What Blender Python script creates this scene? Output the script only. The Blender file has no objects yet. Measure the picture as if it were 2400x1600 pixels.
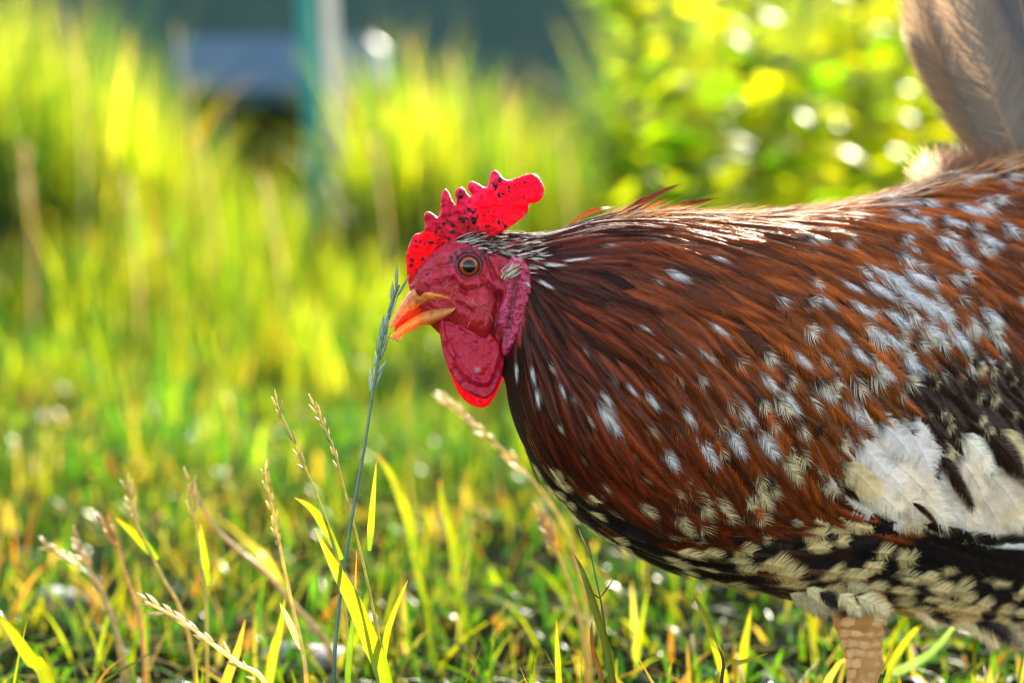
import bpy, math, random
import numpy as np
from mathutils import Vector, noise
from mathutils.bvhtree import BVHTree

R = math.radians
rng = np.random.default_rng(11)
random.seed(11)
scene = bpy.context.scene
col = scene.collection

# ------------------------------------------------------------------ camera
CAM = np.array([0.0, -1.28, 0.35])
PITCH = math.atan(500 / 5666.7)
FPX = 85 / 36 * 2400
FWD = np.array([0, math.cos(PITCH), -math.sin(PITCH)])
RGT = np.array([1.0, 0, 0])
UPV = np.array([0, math.sin(PITCH), math.cos(PITCH)])
D0 = 1.28
S = D0 / FPX                      # metres per photo pixel at the hen
cam_d = bpy.data.cameras.new('camera')
cam = bpy.data.objects.new('camera', cam_d)
col.objects.link(cam)
cam.location = CAM
cam.rotation_euler = (math.pi / 2 - PITCH, 0, 0)
cam_d.lens = 85
cam_d.sensor_width = 36
cam_d.clip_start = 0.05
cam_d.clip_end = 2000
cam_d.dof.use_dof = True
cam_d.dof.focus_distance = D0 - 250 * S
cam_d.dof.aperture_fstop = 5.0
scene.camera = cam

# ------------------------------------------------------------------ sky, sun, exposure
SUN_EL, SUN_AZ = 28.0, 18.0       # azimuth from +Y towards +X
world = bpy.data.worlds.new('World')
scene.world = world
world.use_nodes = True
wn = world.node_tree
sky = wn.nodes.new('ShaderNodeTexSky')
sky.sky_type = 'NISHITA'
sky.sun_disc = False
sky.sun_elevation = R(SUN_EL)
sky.sun_rotation = R(SUN_AZ)
sky.air_density = 1.0
sky.dust_density = 1.2
sky.ozone_density = 0.6
bg = wn.nodes['Background']
bg.inputs['Strength'].default_value = 0.11
hs_ = wn.nodes.new('ShaderNodeHueSaturation')        # sky desaturated all round, like a white balance
hs_.inputs['Saturation'].default_value = 0.55
wn.links.new(sky.outputs[0], hs_.inputs['Color'])
wn.links.new(hs_.outputs[0], bg.inputs[0])
sun_d = bpy.data.lights.new('sun', 'SUN')
sun_d.energy = 5.0
sun_d.angle = R(0.53)
sun_d.color = (1.0, 0.90, 0.72)
sun = bpy.data.objects.new('sun', sun_d)
col.objects.link(sun)
sdir = Vector((math.sin(R(SUN_AZ)) * math.cos(R(SUN_EL)), math.cos(R(SUN_AZ)) * math.cos(R(SUN_EL)), math.sin(R(SUN_EL))))
sun.rotation_euler = sdir.to_track_quat('Z', 'Y').to_euler()
sun.location = sdir * 5
scene.view_settings.view_transform = 'Standard'
scene.view_settings.look = 'None'
scene.view_settings.exposure = 2.6
scene.view_settings.gamma = 1
scene.view_settings.use_curve_mapping = False
scene.render.engine = 'CYCLES'
cy = scene.cycles
cy.use_denoising = True
try:
    cy.denoiser = 'OPENIMAGEDENOISE'
    cy.denoising_input_passes = 'RGB_ALBEDO_NORMAL'
except Exception:
    pass
cy.pixel_filter_type = 'BLACKMAN_HARRIS'
cy.filter_width = 1.15
cy.max_bounces = 10
cy.diffuse_bounces = 5
cy.glossy_bounces = 3
cy.transmission_bounces = 6
cy.sample_clamp_indirect = 8

# ------------------------------------------------------------------ helpers
def unp(px, py, depth):
    """photo pixel + distance along the view axis -> world point(s)"""
    px, py, depth = np.broadcast_arrays(np.asarray(px, float), np.asarray(py, float), np.asarray(depth, float))
    d = depth[..., None]
    return CAM + d * (FWD + RGT * ((px - 1200) / FPX)[..., None] + UPV * ((800 - py) / FPX)[..., None])

def H(px, py, hy):
    """hen drawing units: pixel position and depth offset (in the same units)"""
    return unp(px, py, D0 + S * np.asarray(hy, float))

def lin(r, g, b):
    f = lambda c: (c / 255) / 12.92 if c <= 10 else ((c / 255 + 0.055) / 1.055) ** 2.4
    return np.array([f(r), f(g), f(b)])

def tag(o, label=None, cat=None, group=None, kind=None):
    if label: o['label'] = label
    if cat: o['category'] = cat
    if group: o['group'] = group
    if kind: o['kind'] = kind
    return o

def empty(name, loc, label, cat, group=None):
    o = bpy.data.objects.new(name, None)
    col.objects.link(o)
    o.location = loc
    o.empty_display_size = 0.05
    return tag(o, label, cat, group)

def mesh_obj(name, verts, faces, mat, parent=None, cols=None, smooth=True):
    """one mesh object; verts are world points, kept relative to the parent's base"""
    v = np.asarray(verts, float)
    if parent is not None:
        base = np.array(parent.location) if parent.parent is None else np.array(parent.parent.location)
        v = v - base
    me = bpy.data.meshes.new(name)
    if isinstance(faces, np.ndarray) or len(faces) > 3000:
        ls = np.array([len(f_) for f_ in faces], np.int32) if not isinstance(faces, np.ndarray) else np.full(len(faces), faces.shape[1], np.int32)
        li = faces.astype(np.int32).ravel() if isinstance(faces, np.ndarray) else np.fromiter((i for f_ in faces for i in f_), np.int32)
        me.vertices.add(len(v)); me.vertices.foreach_set('co', v.astype(np.float32).ravel())
        me.loops.add(len(li)); me.loops.foreach_set('vertex_index', li)
        me.polygons.add(len(ls)); me.polygons.foreach_set('loop_start', np.concatenate([[0], np.cumsum(ls)[:-1]]).astype(np.int32))
        me.polygons.foreach_set('loop_total', ls)
        me.update(calc_edges=True)
    else:
        me.from_pydata(v.tolist(), [], [tuple(int(i) for i in f) for f in faces])
    if cols is not None:
        a = me.color_attributes.new('Col', 'FLOAT_COLOR', 'POINT')
        c = np.ones((len(v), 4), np.float32)
        c[:, :np.asarray(cols).shape[1]] = cols
        a.data.foreach_set('color', c.ravel())
    if smooth:
        me.shade_smooth()
    if mat is not None:
        me.materials.append(mat)
    me.update()
    o = bpy.data.objects.new(name, me)
    col.objects.link(o)
    if parent is not None:
        o.parent = parent
    return o

class MB:
    """collects pieces with a colour per vertex"""
    def __init__(s):
        s.v, s.f, s.c, s.n = [], [], [], 0
    def add(s, v, f, c):
        v = np.asarray(v, float).reshape(-1, 3)
        c = np.asarray(c, float)
        if c.ndim == 1:
            c = np.tile(c, (len(v), 1))
        s.v.append(v); s.c.append(c)
        s.f += [tuple(int(i) + s.n for i in q) for q in f]
        s.n += len(v)
    def build(s, name, mat, parent=None, smooth=True):
        return mesh_obj(name, np.concatenate(s.v), s.f, mat, parent, np.concatenate(s.c), smooth)

def catmull(pts, n):
    """n points on a smooth curve through pts (rows of any width)"""
    p = np.asarray(pts, float)
    if len(p) == 2:
        t = np.linspace(0, 1, n)[:, None]
        return p[0] * (1 - t) + p[1] * t
    q = np.vstack([2 * p[0] - p[1], p, 2 * p[-1] - p[-2]])
    u = np.linspace(0, len(p) - 1, n)
    i = np.minimum(u.astype(int), len(p) - 2)
    t = (u - i)[:, None]
    a, b, c, d = q[i], q[i + 1], q[i + 2], q[i + 3]
    return 0.5 * (2 * b + (c - a) * t + (2 * a - 5 * b + 4 * c - d) * t ** 2 + (3 * b - a - 3 * c + d) * t ** 3)

def norm(v):
    return v / np.maximum(np.linalg.norm(v, axis=-1, keepdims=True), 1e-12)

def tube(path, rad, nseg=7, cap=True):
    """round tube along world points"""
    p = np.asarray(path, float)
    r = np.broadcast_to(np.asarray(rad, float), (len(p),))
    t = norm(np.gradient(p, axis=0))
    ref = np.array([0.0, 1.0, 0.0])
    if abs((t @ ref)).max() > 0.9:
        ref = np.array([1.0, 0.1, 0.0])
    a = norm(np.cross(t, ref)); b = np.cross(t, a)
    th = np.linspace(0, 2 * np.pi, nseg, endpoint=False)
    v = p[:, None] + r[:, None, None] * (np.cos(th)[None, :, None] * a[:, None] + np.sin(th)[None, :, None] * b[:, None])
    f = []
    for i in range(len(p) - 1):
        for j in range(nseg):
            k = (j + 1) % nseg
            f.append((i * nseg + j, i * nseg + k, (i + 1) * nseg + k, (i + 1) * nseg + j))
    if cap:
        f.append(tuple(range(nseg))[::-1]); f.append(tuple((len(p) - 1) * nseg + j for j in range(nseg)))
    return v.reshape(-1, 3), f

def strip(path, halfw, side, fold=0.0, nrm=None):
    """a flat blade along world points: 3 verts across with a folded midrib"""
    p = np.asarray(path, float)
    w = np.broadcast_to(np.asarray(halfw, float), (len(p),))[:, None]
    sd = norm(np.broadcast_to(np.asarray(side, float), p.shape))
    t = norm(np.gradient(p, axis=0))
    n = np.cross(t, sd)
    v = np.stack([p - sd * w + n * w * fold, p, p + sd * w + n * w * fold], 1).reshape(-1, 3)
    f = []
    for i in range(len(p) - 1):
        for j in range(2):
            f.append((3 * i + j, 3 * i + j + 1, 3 * i + 4 + j, 3 * i + 3 + j))
    return v, f

# ------------------------------------------------------------------ materials
def new_mat(name):
    m = bpy.data.materials.new(name)
    m.use_nodes = True
    nt = m.node_tree
    nt.nodes.clear()
    out = nt.nodes.new('ShaderNodeOutputMaterial')
    return m, nt, out

def nd(nt, typ, **kw):
    n = nt.nodes.new(typ)
    for k, v in kw.items():
        if k in n.inputs:
            n.inputs[k].default_value = v
        else:
            setattr(n, k, v)
    return n

def leaf_mat(name, trans=0.5, boost=(2.2, 2.1, 1.2), rough=0.32, spec=0.5, scale=60, vary=0.25, spots=0.0, fres=0.0):
    """thin leaf or feather vane: vertex colour, light passing through, a gloss on top"""
    m, nt, out = new_mat(name)
    L = nt.links.new
    at = nd(nt, 'ShaderNodeAttribute', attribute_name='Col')
    tc = nd(nt, 'ShaderNodeTexCoord')
    nz = nd(nt, 'ShaderNodeTexNoise', Scale=scale, Detail=3.0)
    L(tc.outputs['Object'], nz.inputs['Vector'])
    mr = nd(nt, 'ShaderNodeMapRange')
    mr.inputs['To Min'].default_value = 1 - vary
    mr.inputs['To Max'].default_value = 1 + vary
    L(nz.outputs['Fac'], mr.inputs['Value'])
    mul = nd(nt, 'ShaderNodeVectorMath', operation='SCALE')
    L(at.outputs['Color'], mul.inputs[0]); L(mr.outputs[0], mul.inputs['Scale'])
    if spots:
        n2 = nd(nt, 'ShaderNodeTexNoise', Scale=scale * 6, Detail=4.0)
        L(tc.outputs['Object'], n2.inputs['Vector'])
        sp = nd(nt, 'ShaderNodeMapRange')
        sp.inputs['From Min'].default_value = .60; sp.inputs['From Max'].default_value = .70
        sp.inputs['To Max'].default_value = spots
        L(n2.outputs['Fac'], sp.inputs['Value'])
        mb = nd(nt, 'ShaderNodeMix', data_type='RGBA')
        L(sp.outputs[0], mb.inputs['Factor']); L(mul.outputs[0], mb.inputs['A']); mb.inputs['B'].default_value = (.16, .09, .03, 1)
        mul = mb
    mo = mul.outputs['Result'] if spots else mul.outputs[0]
    bs = nd(nt, 'ShaderNodeVectorMath', operation='MULTIPLY')
    bs.inputs[1].default_value = boost
    L(mo, bs.inputs[0])
    pr = nd(nt, 'ShaderNodeBsdfDiffuse')
    L(mo, pr.inputs['Color'])
    tr = nd(nt, 'ShaderNodeBsdfTranslucent')
    L(bs.outputs[0], tr.inputs['Color'])
    mx = nd(nt, 'ShaderNodeMixShader', Fac=trans)
    L(pr.outputs[0], mx.inputs[1]); L(tr.outputs[0], mx.inputs[2])
    gl = nd(nt, 'ShaderNodeBsdfGlossy', Roughness=rough)
    mg = nd(nt, 'ShaderNodeMixShader', Fac=spec * .12)
    L(mx.outputs[0], mg.inputs[1]); L(gl.outputs[0], mg.inputs[2])
    if fres:                          # horn-like sheen that rises at grazing angles
        fr = nd(nt, 'ShaderNodeLayerWeight', Blend=.5)
        pw_ = nd(nt, 'ShaderNodeMath', operation='POWER'); pw_.inputs[1].default_value = 5.0
        sc_ = nd(nt, 'ShaderNodeMath', operation='MULTIPLY_ADD'); sc_.inputs[1].default_value = fres; sc_.inputs[2].default_value = .014
        L(fr.outputs['Facing'], pw_.inputs[0]); L(pw_.outputs[0], sc_.inputs[0]); L(sc_.outputs[0], mg.inputs[0])
        gl.inputs['Color'].default_value = (1, .92, .80, 1)
    L(mg.outputs[0], out.inputs['Surface'])
    return m

def attr_mat(name, rough=0.5, spec=0.5, sss=0.0, radius=(1, .2, .1), sscale=0.003, bump=0.0, bscale=900, coat=0.0, trans=0.0, tcol=(1, .1, .05), bdist=0.0006, voro=False, afac=False):
    m, nt, out = new_mat(name)
    L = nt.links.new
    at = nd(nt, 'ShaderNodeAttribute', attribute_name='Col')
    pr = nd(nt, 'ShaderNodeBsdfPrincipled', Roughness=rough)
    pr.inputs['Specular IOR Level'].default_value = spec
    pr.inputs['Coat Weight'].default_value = coat
    pr.inputs['Coat Roughness'].default_value = 0.05
    tc = nd(nt, 'ShaderNodeTexCoord')
    nz = nd(nt, 'ShaderNodeTexNoise', Scale=bscale, Detail=5.0, Roughness=0.6)
    L(tc.outputs['Object'], nz.inputs['Vector'])
    mr = nd(nt, 'ShaderNodeMapRange')
    mr.inputs['To Min'].default_value = 0.7; mr.inputs['To Max'].default_value = 1.3
    L(nz.outputs['Fac'], mr.inputs['Value'])
    mul = nd(nt, 'ShaderNodeVectorMath', operation='SCALE')
    L(at.outputs['Color'], mul.inputs[0]); L(mr.outputs[0], mul.inputs['Scale'])
    L(mul.outputs[0], pr.inputs['Base Color'])
    if sss:
        pr.inputs['Subsurface Weight'].default_value = sss
        pr.inputs['Subsurface Radius'].default_value = radius
        pr.inputs['Subsurface Scale'].default_value = sscale
    if bump:
        b = nd(nt, 'ShaderNodeBump', Strength=bump, Distance=bdist)
        if voro:
            vo = nd(nt, 'ShaderNodeTexVoronoi', Scale=bscale * 0.8)
            L(tc.outputs['Object'], vo.inputs['Vector'])
            ad = nd(nt, 'ShaderNodeMath', operation='ADD')
            L(vo.outputs['Distance'], ad.inputs[0]); L(nz.outputs['Fac'], ad.inputs[1])
            L(ad.outputs[0], b.inputs['Height'])
        else:
            L(nz.outputs['Fac'], b.inputs['Height'])
        L(b.outputs[0], pr.inputs['Normal'])
    if trans:
        tr = nd(nt, 'ShaderNodeBsdfTranslucent')
        t2 = nd(nt, 'ShaderNodeVectorMath', operation='MULTIPLY')
        t2.inputs[1].default_value = tcol
        L(mul.outputs[0], t2.inputs[0]); L(t2.outputs[0], tr.inputs['Color'])
        mx = nd(nt, 'ShaderNodeMixShader', Fac=trans)
        if afac: L(at.outputs['Alpha'], mx.inputs[0])
        L(pr.outputs[0], mx.inputs[1]); L(tr.outputs[0], mx.inputs[2])
        L(mx.outputs[0], out.inputs['Surface'])
    else:
        L(pr.outputs[0], out.inputs['Surface'])
    return m

M_GRASS = leaf_mat('grass_blade', 0.55, (1.5, 1.5, 0.3), 0.28, 0.15, 40, 0.35, .75)
M_MEADOW = leaf_mat('meadow_blade', 0.6, (2.2, 2.2, 0.3), 0.30, 0.25, 40, 0.35)
M_STALK = leaf_mat('dry_stalk', 0.35, (1.8, 1.6, 1.0), 0.35, 0.5, 200, 0.2)
M_WEED = leaf_mat('weed_leaf', 0.6, (2.7, 2.5, 0.22), 0.30, 0.11, 60, 0.25)
M_SEED = leaf_mat('seed_husk', 0.5, (1.3, 1.25, 1.0), 0.35, 0.5, 300, 0.3)
M_FEATHER = leaf_mat('feather_vane', 0.30, (1.7, 1.3, .9), 0.34, 0.17, 400, 0.18, 0.0, 0.75)
M_TAIL = leaf_mat('tail_vane', 0.42, (1.7, 1.5, 1.2), 0.38, 0.4, 200, 0.25)
M_SKIN = attr_mat('face_skin', 0.34, 0.25, 0.2, (1, .2, .18), 0.0008, 0.8, 380, voro=False, bdist=0.0008)
M_COMB = attr_mat('comb_flesh', 0.42, 0.15, 0.0, bump=1.0, bscale=330, trans=0.55, tcol=(1.9, 0.35, 0.5), voro=True, afac=True, bdist=.0018)
M_WATTLE = attr_mat('wattle_flesh', 0.36, 0.25, 0.0, bump=0.7, bscale=420, trans=0.55, tcol=(1.9, 0.35, 0.5), afac=True)
M_BEAK = attr_mat('beak_horn', 0.32, 0.5, 0.0, bump=0.4, bscale=350, trans=0.40, tcol=(1.9, 1.2, 0.5))
M_UNDER = attr_mat('under_plumage', 0.8, 0.1)
M_SHANK = attr_mat('shank_scale', 0.45, 0.4, 0.4, (1, .4, .2), 0.002, 0.4, 500)
M_EYE = attr_mat('eye_ball', 0.04, 0.4, coat=0.2, bscale=1500)
M_MUD = attr_mat('mud', 0.75, 0.2)
M_STONE = attr_mat('stone', 0.8, 0.3, bump=0.6, bscale=60, bdist=0.004)

# ------------------------------------------------------------------ ground
def ground():
    m, nt, out = new_mat('soil')
    L = nt.links.new
    tc = nd(nt, 'ShaderNodeTexCoord')
    n1 = nd(nt, 'ShaderNodeTexNoise', Scale=6.0, Detail=8.0)
    n2 = nd(nt, 'ShaderNodeTexNoise', Scale=90.0, Detail=6.0)
    L(tc.outputs['Object'], n1.inputs['Vector']); L(tc.outputs['Object'], n2.inputs['Vector'])
    r = nd(nt, 'ShaderNodeValToRGB')
    r.color_ramp.elements[0].position = .3; r.color_ramp.elements[0].color = (.006, .012, .004, 1)
    r.color_ramp.elements[1].position = .7; r.color_ramp.elements[1].color = (.028, .028, .014, 1)
    mixf = nd(nt, 'ShaderNodeMath', operation='MULTIPLY_ADD')
    mixf.inputs[1].default_value = .5
    L(n1.outputs['Fac'], mixf.inputs[0])
    h2 = nd(nt, 'ShaderNodeMath', operation='MULTIPLY'); h2.inputs[1].default_value = .5
    L(n2.outputs['Fac'], h2.inputs[0]); L(h2.outputs[0], mixf.inputs[2])
    L(mixf.outputs[0], r.inputs['Fac'])
    pr = nd(nt, 'ShaderNodeBsdfDiffuse', Roughness=1.0)
    L(r.outputs[0], pr.inputs['Color'])
    b = nd(nt, 'ShaderNodeBump', Strength=.8, Distance=.01)
    L(n2.outputs['Fac'], b.inputs['Height']); L(b.outputs[0], pr.inputs['Normal'])
    L(pr.outputs[0], out.inputs['Surface'])
    # fine near grid, coarse far ring
    xs = np.concatenate([[-600, -60, -12], np.linspace(-4, 4, 81), [12, 60, 600]])
    ys = np.concatenate([[-60, -6], np.linspace(-2, 8, 101), [14, 60, 300, 900]])
    v, f = [], []
    for y in ys:
        for x in xs:
            z = 0.0
            if -4 < x < 4 and -2 < y < 8:
                z = 0.012 * noise.noise(Vector((x * 2.2, y * 2.2, 0))) + 0.006 * noise.noise(Vector((x * 9, y * 9, 3)))
            v.append((x, y, z))
    nx = len(xs)
    for j in range(len(ys) - 1):
        for i in range(nx - 1):
            f.append((j * nx + i, j * nx + i + 1, (j + 1) * nx + i + 1, (j + 1) * nx + i))
    o = mesh_obj('ground', v, f, m)
    tag(o, 'dark soil ground under the grass', kind='structure')
ground()

# ------------------------------------------------------------------ grass as stuff
G_GREEN, G_YEL, G_DEEP = np.array([.042, .105, .009]), np.array([.150, .168, .006]), np.array([.014, .055, .014])
G_STRAW, G_BROWN, G_BLUE = np.array([.30, .22, .08]), np.array([.22, .10, .035]), np.array([.07, .14, .09])

def blades(n_or_pts, heights, widths, cols, lean=0.35, nseg=4, curl=0.5):
    """many blades at once -> verts, faces, cols"""
    pts = np.asarray(n_or_pts, float)
    n = len(pts)
    az = rng.uniform(0, 2 * np.pi, n)
    ln = np.abs(rng.normal(0, lean, n))
    d = np.stack([np.cos(az), np.sin(az), np.zeros(n)], 1)
    face = rng.uniform(0, 2 * np.pi, n)
    sd = np.stack([np.cos(face), np.sin(face), np.zeros(n)], 1)
    t = np.linspace(0, 1, nseg + 1)
    bend = ln[:, None] * t[None] + curl * ln[:, None] * t[None] ** 2.4
    zz = np.sqrt(np.clip(1 - 0.35 * bend ** 2, 0.15, 1)) * t[None]
    P = pts[:, None] + heights[:, None, None] * (d[:, None] * bend[..., None] * 0.8 + np.array([0, 0, 1.0]) * zz[..., None])
    wprof = np.minimum(1, 0.55 + 1.2 * t) * (1 - t ** 2.2) + 0.02
    W = widths[:, None] * wprof[None] * 0.5
    V = np.stack([P - sd[:, None] * W[..., None], P + sd[:, None] * W[..., None]], 2).reshape(-1, 3)
    per = (nseg + 1) * 2
    base = (np.arange(n) * per)[:, None, None]
    q = np.array([[2 * i, 2 * i + 1, 2 * i + 3, 2 * i + 2] for i in range(nseg)])[None]
    F = (base + q).reshape(-1, 4)
    C = np.repeat(cols, per, axis=0)
    tt = np.tile(np.repeat(t, 2), n)[:, None]
    tipb = np.repeat(rng.random(n) < .35, per)[:, None]
    C = np.where(tipb & (tt > .8), C * .4 + G_STRAW * .6, C)
    return V, F, C

def grass_cols(n, w=(.42, .33, .08, .12, .05)):
    pal = np.stack([G_GREEN, G_YEL, G_DEEP, G_STRAW, G_BROWN])
    k = rng.choice(5, n, p=np.array(w) / sum(w))
    c = pal[k] * rng.uniform(.56, 1.04, (n, 1))
    c[:, 0] *= rng.uniform(.8, 1.2, n)
    return c

def join(parts):
    V, F, C, n = [], [], [], 0
    for v, f, c in parts:
        V.append(v); F.append(np.asarray(f) + n); C.append(c); n += len(v)
    return np.concatenate(V), np.concatenate(F), np.concatenate(C)

def field(n, y0, y1, margin):
    y = rng.uniform(y0, y1, n)
    half = (y + 1.28) * 0.2118 + margin
    x = rng.uniform(-1, 1, n) * half
    return np.stack([x, y, np.zeros(n)], 1)

def tufts(nc, per, y0, y1, margin, hgt, wid, spread, cw, lean=.5, nseg=4, curl=.7, xy=None):
    """clumps of blades fanning out of common roots"""
    cen = field(nc, y0, y1, margin) if xy is None else xy
    k = np.repeat(np.arange(len(cen)), per)
    hs = rng.uniform(.55, 1.25, len(cen))[k]
    p = cen[k] + np.stack([rng.normal(0, spread, len(k)), rng.normal(0, spread, len(k)), np.zeros(len(k))], 1)
    tint = rng.uniform(.7, 1.35, len(cen))[k][:, None]
    return blades(p, rng.uniform(*hgt, len(k)) * hs, rng.uniform(*wid, len(k)), grass_cols(len(k), cw) * tint, lean, nseg, curl)

# the short lawn round the hen, and on behind the camera
W_LAWN = (.40, .30, .18, .08, .04)
lawn = [tufts(900, 9, -0.55, 2.3, .5, (.02, .07), (.002, .005), .012, W_LAWN, .75),
        tufts(200, 5, -0.3, 2.3, .4, (.04, .09), (.002, .0042), .008, (.3, .5, .05, .1, .05), .5),
        tufts(4200, 6, -0.5, 2.3, .5, (.008, .035), (.003, .008), .022, (.5, .12, .3, .04, .04), 1.2, 3)]
pt = field(800, -0.2, 2.3, 0.4)
lawn.append(blades(pt, rng.uniform(.04, .11, len(pt)), rng.uniform(.001, .003, len(pt)), grass_cols(len(pt), (.05, .1, .0, .65, .2)), 1.6, 4, .3))
n_ = 9000
pt = np.stack([rng.uniform(-3, 3, n_), rng.uniform(-4.5, -0.5, n_), np.zeros(n_)], 1)
lawn.append(blades(pt, rng.uniform(.04, .09, len(pt)), rng.uniform(.006, .012, len(pt)), grass_cols(len(pt), (.4, .4, .1, .1, 0)), .7, 2, .8))
# the lawn goes on to either side of what the lens takes in
pt = np.stack([rng.uniform(-6, 6, 42000), rng.uniform(-.6, 7, 42000), np.zeros(42000)], 1)
pt = pt[np.abs(pt[:, 0]) > (pt[:, 1] + 1.28) * .2118 + .42]
lawn.append(blades(pt, rng.uniform(.03, .10, len(pt)), rng.uniform(.005, .012, len(pt)), grass_cols(len(pt), (.4, .36, .15, .06, .03)), .7, 2, .8))
v, f, c = join(lawn)
tag(mesh_obj('lawn_grass', v, f, M_GRASS, None, c, False), 'short sparse lawn grass and dry litter around the hen', 'grass', kind='stuff')

# knee-high meadow, its height following where the tufts stand
TOPB = np.array([(-900, -80), (-200, -120), (0, -70), (100, -40), (190, 20), (270, 80), (360, 140), (430, 230), (520, 300), (600, 340), (680, 380),
                 (740, 430), (800, 420), (835, 300), (870, 110), (930, 85), (1000, 110), (1080, 150), (1180, 200), (1280, 255), (1380, 310), (1425, 340),
                 (1440, 200), (1500, 60), (1600, -20), (1900, -60), (2400, -80), (3400, -80)], float)
def meadow(nc, per, d0, d1, top, wid, margin=900, cw=None, lean=.24, off=0.0, spread=.02, pxr=None):
    dep = rng.uniform(d0, d1, nc)
    px = rng.uniform(-margin, 2400 + margin, nc) if pxr is None else rng.uniform(*pxr, nc)
    k = np.repeat(np.arange(nc), per)
    n = len(k)
    zt = unp(px, np.interp(px, top[:, 0], top[:, 1]) + off, dep)[:, 2]
    b = unp(px, 300, dep); b[:, 2] = 0
    hs = (.6 + .5 * rng.random(nc))
    b = b[k] + np.stack([rng.normal(0, spread, n), rng.normal(0, spread, n), np.zeros(n)], 1)
    h = np.clip(zt, .04, 1.2)[k] * hs[k] * rng.uniform(.5, 1.05, n)
    tint = np.clip(np.exp(rng.normal(0, .42, nc)), .3, 1.6)[k][:, None]
    cc = grass_cols(n, cw or (.34, .52, .08, .05, .01)) * tint
    dk = (rng.random(nc) < .22)[k][:, None]
    cc = np.where(dk, G_DEEP * rng.uniform(.7, 1.3, (n, 1)), cc)  # some clumps painted deep green to stand for shaded hollows
    return blades(b, h, rng.uniform(*wid, n), cc, lean, 5, .7)
TOPA = np.array([(-900, 520), (0, 560), (120, 520), (200, 440), (400, 380), (650, 440), (800, 480), (1000, 440), (1400, 430), (1800, 440), (2400, 420), (3400, 420)], float)
parts = [meadow(260, 16, 4.8, 6.2, TOPB, (.006, .014), pxr=(1440, 2700), cw=(.4, .42, .12, .05, .01), off=-60), meadow(150, 16, 4.4, 5.4, TOPB, (.004, .010), pxr=(850, 1400)), meadow(150, 16, 4.4, 5.4, TOPB, (.004, .010), pxr=(-200, 420)), meadow(760, 18, 4.5, 6.0, TOPB, (.003, .007)),
         meadow(420, 18, 3.7, 4.6, TOPA, (.003, .006)),
         meadow(300, 16, 3.0, 3.8, TOPA, (.0025, .005), off=200),
         meadow(260, 12, 2.3, 3.1, TOPA, (.002, .0045), off=430, cw=(.45, .2, .28, .05, .02), lean=.4),  # more deep green here: shade of the lower rows put into the colour
         meadow(700, 6, 2.3, 6.0, TOPA, (.004, .009), off=560, cw=(.4, .08, .48, .03, .01), lean=.8, spread=.04)]
parts.append(meadow(420, 16, 3.7, 6.2, TOPA, (.006, .012), pxr=(-3600, -800), off=-160))
parts.append(meadow(420, 16, 3.7, 6.2, TOPA, (.006, .012), pxr=(3200, 6200), off=-160))
v, f, c = join(parts)
tag(mesh_obj('meadow_grass', v, f, M_MEADOW, None, c, False), 'tall sunlit yellow-green meadow grass behind the hen', 'grass', kind='stuff')

# ------------------------------------------------------------------ things in the background
def box(c_, sx, sy, sz, bev=.0):
    x, y, z = c_
    b_ = min(bev, sx * .4, sz * .4, sy * .4)
    V, F = [], []
    import itertools
    for s1 in (-1, 1):
        ring = [(-sx / 2 + b_, -sz / 2), (sx / 2 - b_, -sz / 2), (sx / 2, -sz / 2 + b_), (sx / 2, sz / 2 - b_), (sx / 2 - b_, sz / 2), (-sx / 2 + b_, sz / 2), (-sx / 2, sz / 2 - b_), (-sx / 2, -sz / 2 + b_)]
        V += [(x + a_, y + s1 * sy / 2, z + d_) for a_, d_ in ring]
    F = [tuple(range(8)), tuple(range(15, 7, -1))] + [(i, i + 8, (i + 1) % 8 + 8, (i + 1) % 8) for i in range(8)]
    return np.array(V), F

def net_mat():
    m, nt, out = new_mat('shade_net')
    L = nt.links.new
    tc = nd(nt, 'ShaderNodeTexCoord')
    wv = nd(nt, 'ShaderNodeTexNoise', Scale=4.0, Detail=3.0)
    L(tc.outputs['Object'], wv.inputs['Vector'])
    rp = nd(nt, 'ShaderNodeValToRGB')
    rp.color_ramp.elements[0].color = (.006, .036, .029, 1); rp.color_ramp.elements[1].color = (.016, .062, .052, 1)
    L(wv.outputs['Fac'], rp.inputs['Fac'])
    pr = nd(nt, 'ShaderNodeBsdfPrincipled', Roughness=.7)
    L(rp.outputs[0], pr.inputs['Base Color'])
    vo = nd(nt, 'ShaderNodeTexVoronoi', Scale=22.0)
    L(tc.outputs['Object'], vo.inputs['Vector'])
    lt = nd(nt, 'ShaderNodeMath', operation='LESS_THAN'); lt.inputs[1].default_value = .07
    L(vo.outputs['Distance'], lt.inputs[0])
    hf = nd(nt, 'ShaderNodeMath', operation='MULTIPLY'); hf.inputs[1].default_value = .12
    L(lt.outputs[0], hf.inputs[0])
    tp = nd(nt, 'ShaderNodeBsdfTransparent')
    mx = nd(nt, 'ShaderNodeMixShader')
    L(hf.outputs[0], mx.inputs[0]); L(pr.outputs[0], mx.inputs[1]); L(tp.outputs[0], mx.inputs[2])
    L(mx.outputs[0], out.inputs['Surface'])
    return m
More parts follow.
